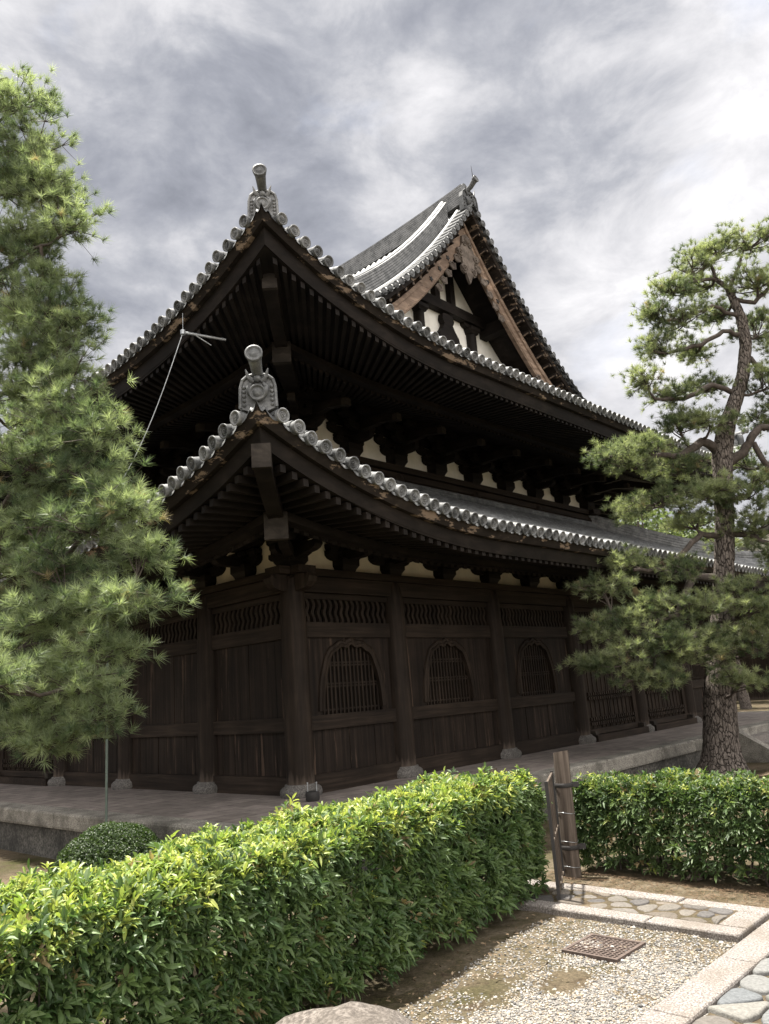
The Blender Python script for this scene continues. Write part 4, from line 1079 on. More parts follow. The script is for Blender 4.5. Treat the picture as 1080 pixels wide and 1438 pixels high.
def hedge(name, label, origin, D, L, W_, H, dens, leafL, yellow, seed, shade_tint=1.0):
    """box hedge from origin along D (unit), width W_ to the left of D, height H"""
    global rng
    rng = np.random.default_rng(seed)
    root = empty(name, (origin[0] + D[0] * L / 2, origin[1] + D[1] * L / 2, 0)); tag(root, label, 'hedge', 'clipped hedges')
    Nn = np.array([-D[1], D[0]]); O = np.array(origin)
    parts = []
    def face(n, kind):
        a, b = rng.random(n), rng.random(n); dep = np.abs(rng.normal(0, .055, n)) * (1 + 1.2 * (rng.random(n) < .25))
        if kind == 'front': t, w_, h = a * L, dep, .05 + b * (H - .05)
        elif kind == 'back': t, w_, h = a * L, W_ - dep, .05 + b * (H - .05)
        elif kind == 'top': t, w_, h = a * L, b * W_, H - dep
        elif kind == 'end0': t, w_, h = dep, a * W_, .05 + b * (H - .05)
        else: t, w_, h = L - dep, a * W_, .05 + b * (H - .05)
        out = {'front': (0, -1, .25), 'back': (0, 1, .25), 'top': (0, 0, 1), 'end0': (-1, 0, .25), 'end1': (1, 0, .25)}[kind]
        return np.stack([t, w_, h], 1), np.repeat(np.array([out], float), n, 0)
    area = {'front': L * H, 'back': L * H, 'top': L * W_, 'end0': W_ * H, 'end1': W_ * H}
    mult = {'front': 1.0, 'back': .45, 'top': 1.15, 'end0': .8, 'end1': 1.0}
    loc, out = [], []
    for k in area:
        p, o = face(int(area[k] * dens * mult[k]), k); loc.append(p); out.append(o)
    loc, out = np.concatenate(loc), np.concatenate(out)
    # rounded shoulders and a lumpy outline
    tz = np.clip((loc[:, 2] - (H - .16)) / .16, 0, 1)
    loc[:, 1] = np.where(loc[:, 1] < W_ / 2, np.maximum(loc[:, 1], tz ** 2 * .09), np.minimum(loc[:, 1], W_ - tz ** 2 * .09))
    P = np.concatenate([O[None] + loc[:, 0:1] * D[None] + loc[:, 1:2] * Nn[None], loc[:, 2:3]], 1)
    AX = np.concatenate([out[:, 0:1] * D[None] + out[:, 1:2] * Nn[None], out[:, 2:3]], 1)
    lump = fbm(P, 2.2, seed) * .085 + fbm(P, 6, seed) * .035 + (out[:, 2] > .9) * np.clip(fbm(P, 9, seed + 4), 0, 1) * .12
    P = P + unit(AX) * lump[:, None]
    # thin spots
    keep = (fbm(P, 5.0, seed + 9) > -.34) | (out[:, 2] > .9) | (rng.random(len(P)) < .22)
    bottom = np.clip((P[:, 2] - .02) / .22, 0.12, 1); keep &= rng.random(len(P)) < bottom
    P, AX, out = P[keep], AX[keep], out[keep]
    P[:, 2] = np.maximum(P[:, 2], .03)
    AX = unit(AX + np.array([[0, 0, .55]]) + rng.normal(0, .45, AX.shape))
    n = len(P); u = rng.random(n)
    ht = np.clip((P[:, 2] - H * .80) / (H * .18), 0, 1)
    young = (rng.random(n) < yellow * ht) | (rng.random(n) < .02)  # new growth; the yellow share also paints how sunlit each hedge top is
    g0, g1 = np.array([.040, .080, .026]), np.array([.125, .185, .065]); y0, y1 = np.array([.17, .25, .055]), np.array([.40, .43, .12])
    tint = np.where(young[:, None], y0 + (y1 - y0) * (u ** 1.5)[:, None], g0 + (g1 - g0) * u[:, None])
    tint = tint * shade_tint; brown = rng.random(n) < .018; tint[brown] = (.21, .165, .085)  # below one, darkens leaf colour to paint the right hedge's shade
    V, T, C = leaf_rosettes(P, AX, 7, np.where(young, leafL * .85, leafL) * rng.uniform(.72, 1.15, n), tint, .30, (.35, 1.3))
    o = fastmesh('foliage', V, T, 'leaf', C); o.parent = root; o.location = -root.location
    # stems inside
    mb = MB()
    for i in range(int(L * W_ * 22)):
        t, w_ = random.uniform(.05, L - .05), random.uniform(.10, W_ - .10); p = O + D * t + Nn * w_; q = [(p[0], p[1], -.02)]
        for k in range(4): q.append((q[-1][0] + random.uniform(-.05, .05), q[-1][1] + random.uniform(-.05, .05), H * .9 * (k + 1) / 4))
        mb.tube(q, [.011, .009, .007, .005, .003], 5, False)
    s_ = mb.build('stems', 'branch_bark', root); s_.location = -root.location
    return root
HD = np.array([.574, .819]); HN = np.array([-.819, .574])
H0 = HD * .35 + HN * 2.98
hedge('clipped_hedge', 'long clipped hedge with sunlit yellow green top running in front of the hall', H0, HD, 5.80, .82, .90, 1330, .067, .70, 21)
R0 = A * 6.52 + Bv * -3.98
hedge('clipped_hedge', 'shorter green hedge, shade tinted into its leaves, at the right beyond the stone strip and the gate post', R0, Bv, 2.0, .80, .72, 1200, .064, .28, 33, .78)

def needle_tufts(P, AX, nn, L, wd, tint, spread=(.12, 1.35)):
    n = len(P); a, b, c = frames(AX); N_ = n * nn; R = lambda x: np.repeat(x, nn, 0)
    ph = rng.uniform(0, 6.28, N_); el = spread[0] + (spread[1] - spread[0]) * rng.random(N_) ** .8
    rad = R(a) * np.cos(ph)[:, None] + R(b) * np.sin(ph)[:, None]
    d = unit(rad * np.sin(el)[:, None] + R(c) * np.cos(el)[:, None] + rng.normal(0, .06, (N_, 3)))
    ln = L * rng.uniform(.7, 1.15, N_); o = R(P) + R(c) * rng.uniform(-.35, .12, (N_, 1)) * L
    side = unit(np.cross(d, rng.normal(0, 1, (N_, 3)))) * wd
    V = np.stack([o - side * .5, o + side * .5, o + d * ln[:, None] + np.array([[0, 0, -.06]]) * ln[:, None]], 1)
    T = np.arange(N_ * 3).reshape(-1, 3)
    col = R(tint) * rng.uniform(.75, 1.25, (N_, 1)); return V.reshape(-1, 3), T, np.repeat(col, 3, 0)
def crown_points(clumps, unit_r, k, shell=.45):
    P, AX, W_ = [], [], []
    for ci, (x, y, z, rx, rz) in enumerate(clumps):
        ry = (rx + rz) / 2
        nsub = max(4, int(6 + rx * rz / (unit_r ** 2) * .55)); ns = max(4, int(k))
        for s in range(nsub):
            v = unit(rng.normal(0, 1, 3)); v = v * rng.random() ** shell
            cpt = np.array([x + v[0] * rx, y + v[1] * ry, z + v[2] * rz * (1 if v[2] > 0 else .7)])
            sub = rng.normal(0, 1, (ns, 3)) * np.array([unit_r * 1.15, unit_r * 1.15, unit_r * .6])
            pp = cpt + sub; outd = unit((pp - np.array([x, y, z - rz * .7])) / np.array([rx, ry, rz]))
            P.append(pp); AX.append(unit(outd * .8 + np.array([0, 0, .55]) + rng.normal(0, .35, (ns, 3)))); W_.append((ci, cpt))
    return P, AX, W_
def pine(name, label, base, trunk, branches, clumps, unit_r, k, nn, nl, nw, cols, seed, twig, rough_trunk=0, group=None):
    global rng
    rng = np.random.default_rng(seed); random.seed(seed)
    root = empty(name, base); tag(root, label, 'pine tree', 'pine trees'); back = tuple(-x for x in base)
    tb = MB(); pts = [Vector(p[:3]) for p in trunk]; rad = [p[3] for p in trunk]
    if rough_trunk:
        fine_p, fine_r = [], []
        for i in range(len(pts) - 1):
            m = max(2, int((pts[i + 1] - pts[i]).length / .045))
            for j in range(m): fine_p.append(pts[i].lerp(pts[i + 1], j / m)); fine_r.append(rad[i] + (rad[i + 1] - rad[i]) * j / m)
        n = 44; rings = []
        for p, r in zip(fine_p, fine_r):
            ring = []
            for q in range(n):
                t = 2 * math.pi * q / n; c, s = math.cos(t), math.sin(t)
                co = Vector((c * r * 8, s * r * 8, p.z * 2.6)); vd = mnoise.voronoi(co * 1.6)[0]; e = min(1, (vd[1] - vd[0]) * 4)
                fl = 1 + .45 * max(0, 1 - p.z / .5) ** 2 * (1 + .3 * math.sin(5 * t))
                rr = r * fl * (1 + .05 * mnoise.noise(co * .4)) + .016 * (e - .6)
                ring.append((p.x + c * rr, p.y + s * rr, p.z))
            rings.append(ring)
        tb.rings(rings, True, True)
    else: tb.tube(pts, rad, 14, True, True, .05)
    o = tb.build('trunk', 'bark', root); o.location = back
    bb = MB()
    def bent(ps, rs, n):
        q, rr = [Vector(ps[0])], [rs[0]]
        for i in range(len(ps) - 1):
            a_, b_ = Vector(ps[i]), Vector(ps[i + 1]); m = 4
            for j in range(1, m + 1):
                t = j / m; w_ = (b_ - a_).length * .05 * (1 if j < m else 0)
                q.append(a_.lerp(b_, t) + Vector((random.uniform(-w_, w_), random.uniform(-w_, w_), random.uniform(-w_, w_)))); rr.append(rs[i] + (rs[i + 1] - rs[i]) * t)
        bb.tube(q, rr, n)
        return q
    nodes = [p for p in pts[1:]]
    for B in branches: nodes += bent([p[:3] for p in B], [p[3] * .8 for p in B], 8)
    Ps, AXs, Ws = crown_points(clumps, unit_r, k)
    # limbs from the nearest wood to each clump, twigs to each spray
    done = {}
    for ci, (x, y, z, rx, rz) in enumerate(clumps):
        c = Vector((x, y, z - rz * .35)); near = min(nodes, key=lambda q: (q - c).length + .6 * max(0, q.z - c.z)); dl = (c - near).length
        done[ci] = [near, c]
        if dl > .12:
            mid = near.lerp(c, .5) + Vector((0, 0, -.10 * dl)); done[ci] = bent([near, mid, c], [twig * 2.2, twig * 1.7, twig * 1.2], 6)
    for (ci, cp), P in zip(Ws, Ps):
        st_ = random.choice(done[ci][len(done[ci]) // 2:]); e = Vector(cp); m = st_.lerp(e, .55) + Vector((0, 0, -.07 * (e - st_).length))
        bb.tube([st_, m, e], [twig, twig * .7, twig * .4], 4, False)
        for p in P[::2]: bb.tube([m.lerp(e, .6), Vector(p)], [twig * .45, twig * .25], 3, False)
    o = bb.build('branches', 'branch_bark', root); o.location = back
    P = np.concatenate(Ps); AX = np.concatenate(AXs); n = len(P); u = np.clip(.5 + fbm(P, 1.8, seed) * .9 + rng.normal(0, .30, n), 0, 1)
    c0, c1 = np.array(cols[0]), np.array(cols[1]); tint = c0 + (c1 - c0) * u[:, None]
    dry = rng.random(n) < .012; tint[dry] = cols[2]
    V, T, C = needle_tufts(P, AX, nn, nl, nw, tint)
    o = fastmesh('crown', V, T, 'needle', C); o.parent = root; o.location = back
    return root
LEFT = [
(-3.56,7.00,8.08,0.40,0.36),(-3.31,6.90,7.42,0.38,0.34),(-3.84,7.00,7.58,0.44,0.44),(-4.14,7.20,8.49,0.33,0.38),(-3.14,6.80,6.71,0.36,0.32),(-3.59,7.00,6.97,0.46,0.38),(-2.80,6.60,6.22,0.22,0.19),(-3.22,6.80,6.13,0.38,0.23),(-2.91,6.60,5.43,0.29,0.29),(-2.67,6.50,5.11,0.19,0.19),(-3.39,6.90,5.63,0.38,0.30),(-3.07,6.60,4.94,0.39,0.28),(-2.65,6.40,4.61,0.24,0.19),(-3.28,6.60,4.58,0.35,0.31),(-2.80,6.40,4.26,0.36,0.23),(-2.38,6.20,4.06,0.30,0.17),(-2.14,6.10,3.88,0.15,0.15),(-2.79,6.20,3.78,0.44,0.25),(-2.30,6.00,3.59,0.35,0.22),(-2.00,5.95,3.37,0.18,0.16),(-2.81,6.20,3.29,0.43,0.28),(-2.15,5.90,3.09,0.34,0.23),(-1.84,5.90,3.18,0.11,0.10),(-3.05,6.30,2.97,0.38,0.31),(-2.40,6.00,2.76,0.40,0.24),(-1.79,5.90,2.84,0.23,0.11),(-1.73,5.70,2.48,0.24,0.14),(-2.05,5.80,2.44,0.25,0.17),(-2.41,5.90,2.39,0.28,0.20),(-2.90,6.20,2.43,0.39,0.27),(-2.02,5.80,2.15,0.23,0.15),(-2.66,6.00,2.02,0.40,0.24),(-2.20,5.80,1.88,0.30,0.20),(-2.07,5.80,1.67,0.19,0.16),(-2.65,6.00,1.65,0.32,0.18),(-2.61,5.30,1.95,0.18,0.18),(-2.42,5.90,1.51,0.22,0.10),(-3.01,6.20,1.67,0.27,0.15),(-4.48,7.40,6.99,0.54,0.54),(-4.43,7.30,5.85,0.67,0.50),(-4.31,7.20,4.79,0.63,0.55),(-4.20,7.00,3.72,0.67,0.52),(-4.09,6.80,2.70,0.70,0.56),(-3.86,6.60,1.89,0.61,0.34),(-5.18,7.60,4.39,0.76,0.59),(-5.08,7.40,3.04,0.80,0.56),(-5.19,7.80,5.92,0.54,0.54),(-3.63,6.40,4.03,0.41,0.34),(-3.53,6.30,3.13,0.45,0.32),(-3.26,6.00,2.28,0.36,0.30),(-3.31,7.40,3.32,0.44,0.33),(-3.15,7.40,2.49,0.43,0.32),(-3.58,7.60,4.57,0.47,0.35),(-2.93,7.20,1.82,0.34,0.27)]
LEFT = [(x - (.11 if z < 4.2 else 0), y, z, a, b) for x, y, z, a, b in LEFT] + [(-3.02, 6.75, 6.75, .26, .22), (-3.08, 6.75, 5.78, .28, .22), (-2.95, 6.6, 4.85, .28, .22), (-3.2, 6.7, 5.2, .34, .26), (-3.25, 6.85, 7.1, .28, .22), (-3.5, 6.9, 6.3, .36, .28)]
LTR = [(-3.95, 7.25, -0.1, 0.17), (-4.01, 7.2, 1.05, 0.125), (-4.05, 7.2, 2.41, 0.108), (-4.05, 7.2, 3.76, 0.09), (-4.05, 7.2, 5.22, 0.072), (-3.98, 7.2, 6.81, 0.05), (-3.82, 7.1, 7.75, 0.027), (-3.64, 7.0, 8.26, 0.014)]
LBR = [[(-4.02, 7.2, 6.0, 0.038), (-3.47, 6.9, 5.98, 0.029), (-3.18, 6.7, 6.03, 0.022), (-2.93, 6.6, 6.02, 0.013)], [(-4.03, 7.2, 3.34, 0.051), (-3.17, 6.5, 3.58, 0.032), (-2.51, 6.1, 3.63, 0.019)], [(-4.0, 7.2, 2.15, 0.057), (-3.19, 6.4, 2.27, 0.038), (-2.71, 6.1, 2.35, 0.032), (-2.36, 5.9, 2.47, 0.025), (-1.89, 5.8, 2.5, 0.016)], [(-4.01, 7.2, 1.77, 0.051), (-3.22, 6.5, 1.73, 0.032), (-2.74, 6.2, 1.73, 0.025), (-2.29, 5.9, 1.89, 0.019)], [(-4.0, 7.2, 2.8, 0.051), (-3.02, 6.5, 2.88, 0.032), (-2.44, 6.1, 3.01, 0.025), (-2.15, 5.9, 3.14, 0.019)], [(-4.03, 7.2, 4.77, 0.044), (-3.28, 6.8, 4.59, 0.025), (-2.71, 6.4, 4.28, 0.019), (-2.32, 6.2, 3.99, 0.013)], [(-3.99, 7.2, 6.98, 0.032), (-3.4, 6.9, 6.89, 0.019), (-3.14, 6.8, 6.87, 0.013)]]
pine('pine_tree', 'tall pine with long soft needles at the left edge, hiding the hall left face', (-3.95, 7.25, -.05), LTR, LBR, LEFT, .095, 13, 46, .098, .0044, ((.085, .120, .070), (.305, .36, .225), (.30, .25, .16)), 5, .008)
RIGHT = [
(6.75,13.60,9.48,0.54,0.27),(7.37,13.60,9.52,0.55,0.30),(6.07,13.40,9.11,0.41,0.26),(5.50,13.20,8.46,0.47,0.28),(6.57,13.90,8.91,0.51,0.27),(7.21,13.40,8.62,0.53,0.38),(5.15,13.20,8.03,0.30,0.25),(5.71,13.30,7.92,0.53,0.28),(6.74,14.20,8.42,0.38,0.27),(5.18,13.20,7.36,0.40,0.30),(6.03,13.80,7.54,0.43,0.28),(4.76,13.10,6.70,0.31,0.21),(5.24,13.30,6.52,0.45,0.24),(6.08,13.90,6.79,0.42,0.23),(7.30,13.90,7.85,0.44,0.39),(7.03,13.40,6.65,0.39,0.39),(5.24,13.20,5.94,0.59,0.26),(5.86,13.20,5.92,0.42,0.26),(7.20,14.00,6.10,0.36,0.29),(4.04,12.90,5.31,0.42,0.25),(4.55,13.00,5.50,0.48,0.25),(4.31,13.00,5.13,0.37,0.15),(5.20,13.40,5.25,0.52,0.31),(5.43,13.10,4.63,0.64,0.38),(4.77,13.20,4.52,0.63,0.30),(6.26,13.20,4.59,0.59,0.39),(4.27,13.60,4.52,0.28,0.20),(6.37,13.40,4.06,0.53,0.34),(5.34,13.40,4.14,0.51,0.18),(3.39,12.60,3.10,0.37,0.18),(3.92,12.70,3.44,0.35,0.16),(4.69,12.80,3.29,0.36,0.14),(3.14,12.40,2.44,0.32,0.20),(3.54,12.40,2.52,0.39,0.25),(4.10,12.50,2.71,0.42,0.26),(3.01,12.40,1.90,0.25,0.13),(3.43,12.30,1.92,0.54,0.29),(4.23,12.50,2.09,0.58,0.35),(3.90,12.40,1.62,0.55,0.23),(4.95,12.70,2.62,0.50,0.36),(5.02,12.70,2.05,0.55,0.36),(4.50,12.60,1.80,0.47,0.31),(5.79,12.90,2.69,0.50,0.45),(5.73,12.90,2.01,0.45,0.42),(5.46,12.90,1.46,0.37,0.17),(8.13,13.60,8.88,0.61,0.61),(8.02,13.60,7.57,0.74,0.59),(7.78,13.60,6.33,0.72,0.57),(7.36,13.40,4.69,0.82,0.55),(7.14,13.40,3.57,0.81,0.54),(6.71,13.00,2.34,0.77,0.64),(6.70,14.20,5.37,0.43,0.28),(6.14,14.40,3.96,0.42,0.19)]
RTR = [(5.21, 13.6, -0.1, 0.32), (5.27, 13.6, 0.51, 0.30), (5.35, 13.6, 1.19, 0.275), (5.49, 13.6, 1.89, 0.241), (5.65, 13.6, 2.6, 0.216), (5.8, 13.6, 3.33, 0.203), (5.94, 13.6, 4.08, 0.19), (6.02, 13.6, 4.72, 0.19), (6.11, 13.6, 5.37, 0.21), (6.27, 13.6, 5.9, 0.19), (6.51, 13.6, 6.36, 0.165), (6.76, 13.6, 6.89, 0.139), (6.9, 13.6, 7.45, 0.127), (6.92, 13.6, 7.95, 0.108), (6.85, 13.6, 8.32, 0.089), (6.77, 13.6, 8.62, 0.063), (6.51, 13.6, 8.9, 0.051)]
RBR = [[(6.1, 13.6, 5.48, 0.114), (5.74, 13.5, 5.63, 0.101), (5.24, 13.3, 5.34, 0.076), (4.74, 13.1, 5.32, 0.051)], [(6.16, 13.6, 5.23, 0.114), (6.46, 13.5, 5.38, 0.101), (6.64, 13.4, 5.67, 0.089), (6.78, 13.4, 5.79, 0.076), (7.0, 13.3, 5.7, 0.076)], [(6.66, 13.5, 5.54, 0.063), (6.8, 13.5, 5.15, 0.063), (6.94, 13.5, 4.88, 0.051)], [(5.87, 13.6, 3.89, 0.076), (5.43, 13.4, 3.95, 0.063), (5.0, 13.2, 3.63, 0.057), (4.46, 12.8, 3.3, 0.051), (3.96, 12.7, 3.32, 0.038)], [(5.92, 13.6, 3.95, 0.076), (6.27, 13.5, 3.9, 0.063), (6.66, 13.4, 3.63, 0.051)], [(5.68, 13.6, 3.15, 0.089), (5.15, 13.3, 3.23, 0.089), (4.88, 13.0, 2.95, 0.076), (4.53, 12.7, 2.53, 0.063), (3.88, 12.5, 2.39, 0.051), (3.4, 12.4, 2.37, 0.038)], [(5.59, 13.6, 2.48, 0.076), (4.77, 12.9, 2.13, 0.063), (4.07, 12.6, 1.94, 0.051)], [(6.58, 13.6, 6.49, 0.063), (6.11, 13.5, 6.69, 0.063), (5.47, 13.3, 6.39, 0.051), (4.93, 13.2, 6.39, 0.038)], [(6.85, 13.6, 7.24, 0.063), (7.12, 13.5, 6.89, 0.051), (7.45, 13.5, 6.89, 0.038)], [(6.91, 13.6, 7.66, 0.063), (6.48, 13.5, 7.72, 0.051), (6.0, 13.4, 7.43, 0.051), (5.36, 13.3, 7.29, 0.038)], [(6.9, 13.6, 8.02, 0.051), (6.32, 13.4, 8.19, 0.044), (5.58, 13.3, 7.91, 0.038)], [(6.83, 13.6, 8.4, 0.051), (7.16, 13.5, 8.24, 0.051), (7.56, 13.5, 8.58, 0.038)], [(6.81, 13.6, 8.62, 0.051), (7.05, 13.6, 9.05, 0.038), (7.21, 13.6, 9.41, 0.025)], [(6.56, 13.6, 8.86, 0.044), (6.53, 13.6, 9.16, 0.038)], [(6.56, 13.6, 8.83, 0.044), (6.12, 13.5, 8.77, 0.038), (5.68, 13.3, 8.54, 0.032)], [(6.0, 13.6, 4.59, 0.063), (5.33, 13.3, 4.69, 0.051), (4.78, 13.2, 4.58, 0.038)], [(6.05, 13.6, 4.71, 0.063), (6.33, 13.3, 4.74, 0.051)]]
RTR = [(x, y, z, q * (.84 if z > 2.2 else .95)) for x, y, z, q in RTR]
pine('pine_tree', 'pine with thick scaly trunk and layered branches at the right, before the hall platform', (5.21, 13.6, -.05), RTR, RBR, RIGHT, .112, 14, 38, .114, .0070, ((.078, .106, .060), (.29, .325, .195), (.28, .24, .15)), 8, .014, 1)
# a pine far behind on the right
bgc = [(14.0 + dx, 33.5 + dy, z, rx, rz) for dx, dy, z, rx, rz in ((-.9, 0, 3.4, 1.2, .5), (.8, -.4, 3.9, 1.3, .5), (0, .3, 4.8, 1.3, .6), (1.5, 0, 3.1, 1.0, .4), (.3, 0, 5.7, 1.0, .5), (-.2, .4, 6.5, .8, .5), (1.9, .3, 4.8, 1.0, .4))]
pine('pine_tree', 'slender distant pine at the right edge seen behind the thick pine trunk', (14.3, 33.7, -.05), [(14.3, 33.7, -.1, .24), (14.2, 33.7, 1.6, .19), (14.0, 33.6, 3.4, .15), (14.1, 33.6, 5.2, .09), (13.9, 33.6, 6.8, .03)], [], bgc, .26, 9, 20, .26, .022, ((.05, .085, .03), (.15, .20, .07), (.2, .15, .07)), 12, .03)

def broadleaf(name, label, x, y, h, rad, cols, seed, group, n=900, L=.24):
    global rng
    rng = np.random.default_rng(seed); random.seed(seed)
    root = empty(name, (x, y, 0)); tag(root, label, 'tree', group)
    tb = MB(); top = Vector((random.uniform(-.3, .3), 0, h * .8)); tb.tube([(0, 0, -.1), (0.05, .0, h * .3), top], [.24, .18, .05], 10)
    cl = []
    for i in range(11):
        a = rng.uniform(0, 6.28); r = rad * rng.uniform(.2, .8); z = h * rng.uniform(.42, .95); r *= 1.1 - .5 * (z / h)
        cl.append((r * math.cos(a), r * math.sin(a), z)); tb.tube([(0, 0, h * rng.uniform(.25, .5)), cl[-1]], [.09, .02], 6)
    tb.build('trunk', 'branch_bark', root)
    P = np.concatenate([np.array(c) + unit(rng.normal(0, 1, (n // 11, 3))) * (rad * .42 * rng.random((n // 11, 1)) ** .4) * np.array([[1, 1, .75]]) for c in cl])
    u = rng.random(len(P)); tint = np.array(cols[0]) + (np.array(cols[1]) - np.array(cols[0])) * u[:, None]
    V, T, C = leaf_rosettes(P, unit(P - np.array([0, 0, h * .6]) + rng.normal(0, .8, P.shape)), 6, L, tint, .5)
    o = fastmesh('crown', V, T, 'leaf', C); o.parent = root
bgl = [(11.6, 35.5, 11.0, 3.2, 'pale green leafy tree rising behind the lower roof between hall and pine'), (15.5, 40, 10.0, 3.4, 'leafy tree behind the thick pine, just right of its trunk'), (19.5, 34.0, 7.5, 2.8, 'dark leafy tree at the far right edge of the grounds'), (8.3, 38, 9.5, 3.0, 'leafy tree standing directly behind the far corner of the hall')]
for i, (x, y, h, r, lb) in enumerate(bgl):
    broadleaf('leafy_tree', lb, x, y, h, r, ((.06, .09, .04), (.19, .235, .10)), 40 + i, 'leafy trees behind the hall')

# far-off wood that closes the horizon
rng = np.random.default_rng(77)
ang = rng.uniform(-1.5, 1.5, 7000); rr = rng.uniform(75, 95, 7000); P = np.stack([rr * np.sin(ang), rr * np.cos(ang), np.zeros(7000)], 1)
P[:, 2] = rng.random(7000) ** .8 * (6.5 + 2.5 * np.sin(ang * 23) + 1.5 * np.sin(ang * 61 + 1)) + .2
V, T, C = leaf_rosettes(P, unit(rng.normal(0, 1, P.shape) + np.array([[0, -.3, .8]])), 6, 1.5, np.array([[.05, .085, .035]]) * rng.uniform(.6, 1.5, (7000, 1)), .6)
tag(fastmesh('distant_wood', V, T, 'leaf', C), 'dark green wood closing the horizon behind the temple grounds', 'wood', kind='stuff')

# ------------------------------------------------------------------ clipped round bush
rng = np.random.default_rng(91)
bx, by, br, bh = -3.06, 8.62, .60, .60
root = empty('round_bush', (bx, by, -.05)); tag(root, 'low dark clipped dome shaped bush between the hedge and platform', 'bush')
n = 6500; th = rng.uniform(0, 6.28, n); cz = rng.random(n) ** .75; sr = np.sqrt(1 - cz ** 2)
nr = np.stack([sr * np.cos(th), sr * np.sin(th), cz], 1); rr = 1 - np.abs(rng.normal(0, .035, n))
P = nr * rr[:, None] * np.array([[br, br, bh]]); P *= (1 + fbm(P, 3) * .05)[:, None]
tint = np.array([.022, .045, .014]) + (np.array([.060, .095, .028]) - np.array([.022, .045, .014])) * rng.random((n, 1))
V, T, C = leaf_rosettes(P, unit(nr + rng.normal(0, .35, nr.shape)), 6, .026, tint, .5)
fastmesh('foliage', V, T, 'leaf', C).parent = root
mb = MB()
for i in range(26):
    a = random.uniform(0, 6.28); mb.tube([(random.uniform(-.08, .08), random.uniform(-.08, .08), 0), (.35 * math.cos(a), .35 * math.sin(a), bh * .6)], [.012, .004], 5)
mb.build('stems', 'branch_bark', root)

# pinnate seedling behind the right hedge
sx, sy = 2.95, 9.0
root = empty('young_shrub', (sx, sy, 0)); tag(root, 'young shrub with feathery blue green leaves behind the right hedge', 'shrub')
mb = MB(); Ps, Ax, Ln = [], [], []; rng = np.random.default_rng(5)
for k, (az, L, z0) in enumerate([(2.6, .38, .40), (.3, .40, .48), (1.5, .34, .55), (3.5, .36, .36), (4.6, .36, .46), (5.6, .33, .40), (.9, .3, .5)]):
    q = []
    for j in range(9):
        t = j / 8; q.append(Vector((math.cos(az) * L * t, math.sin(az) * L * t * .7, z0 + .26 * t - .22 * t * t)))
    mb.tube([(0, 0, 0), (0, 0, z0 * .7), q[0]], [.009, .007, .004], 5); mb.tube(q, [.004] * 8 + [.002], 4)
    for j in range(1, 9):
        dr = (q[j] - q[j - 1]).normalized(); sd_ = dr.cross(Vector((0, 0, 1))).normalized()
        for sg in (-1, 1): Ps.append(q[j]); Ax.append(sd_ * sg + dr * .5)
    Ps.append(q[-1]); Ax.append(dr)
mb.build('stem', 'branch_bark', root)
V, T, C = leaf_rosettes(np.array([tuple(p) for p in Ps]), np.array([tuple(a) for a in Ax]), 1, .10, np.tile(np.array([[.06, .125, .075]]), (len(Ps), 1)), .42, (0, .12), .2)
fastmesh('foliage', V, T, 'leaf', C).parent = root

# ------------------------------------------------------------------ gate: posts and iron leaf
def post(label, x, y, h, r, bands, lean=0.0, grp=None):
    p = empty('wooden_post', (x, y, -.02)); tag(p, label, 'post', 'wooden posts')
    mb = MB(); R = []; n = 20
    for k in range(24):
        z = h * k / 23; ring = []
        for i in range(n):
            t = 2 * math.pi * i / n; rr = r * (1.08 - .14 * z / h) * (1 + .05 * mnoise.noise((math.cos(t) * 2.5, math.sin(t) * 2.5, z * 1.2)) + .05 * mnoise.noise((math.cos(t) * 7, math.sin(t) * 7, z * .9)))
            sq = 1 / max(abs(math.cos(t)), abs(math.sin(t))); rr *= 1 + .10 * (sq - 1)
            ring.append((rr * math.cos(t) + lean * z, rr * math.sin(t), z + (.012 * math.cos(t + 1) if k == 23 else 0)))
        R.append(ring)
    mb.rings(R, True, True); mb.build('shaft', 'wood_post', p)
    for z in bands:
        b = MB(); rr = r * (1.08 - .14 * z / h) + .008; b.lathe([(rr, -.018), (rr + .004, -.014), (rr + .004, .014), (rr, .018)], (lean * z, 0, z), (0, 0, 1), 20, True, False)
        b.box(-.0 + lean * z + rr * .4, lean * z + rr + .05, -rr * .5, -rr * .2 + .02, z - .02, z + .02); b.build('iron_strap', 'black_iron', p)
    for z in [x for x in (h * .52, h * .30, h * .11) if bands]:
        w_ = MB(); rr = r * (1.08 - .14 * z / h) + .004; w_.tube([(lean * z + rr * math.cos(t), rr * math.sin(t), z + .008 * math.sin(2 * t)) for t in [2 * math.pi * k / 20 for k in range(21)]], .0022, 5, False); w_.build('wire', 'dull_steel', p)
post('weathered grey post with two black iron straps beside the stone strip', 1.385, 7.33, 1.06, .070, (.78, .27), .02)
post('weathered post with only its pale top showing above the left hedge', .735, 7.02, .985, .062, ())
gx0, gy0, gx1, gy1 = 1.285, 7.20, 1.095, 6.44
gate = empty('iron_gate', ((gx0 + gx1) / 2, (gy0 + gy1) / 2, 0)); tag(gate, 'thin black iron gate leaf beside the strapped wooden post', 'gate')
GL = math.hypot(gx1 - gx0, gy1 - gy0); gd = Vector(((gx1 - gx0) / GL, (gy1 - gy0) / GL, 0)); gn = Vector((-gd.y, gd.x, 0)); gm = Vector(((gx0 + gx1) / 2, (gy0 + gy1) / 2, 0)); g0 = Vector((gx0, gy0, 0)) - gm
def gbar(name, a, b, z0, z1, t, mat='black_iron'):
    mb = MB(); mb.hexa([g0 + gd * s + gn * o + Vector((0, 0, z)) for z in (z0, z1) for s, o in ((a, -t), (b, -t), (b, t), (a, t))]); return mb.build(name, mat, gate)
gbar('gate_stile', 0, .026, .05, .90, .012); gbar('gate_stile', GL - .026, GL, .05, .90, .012)
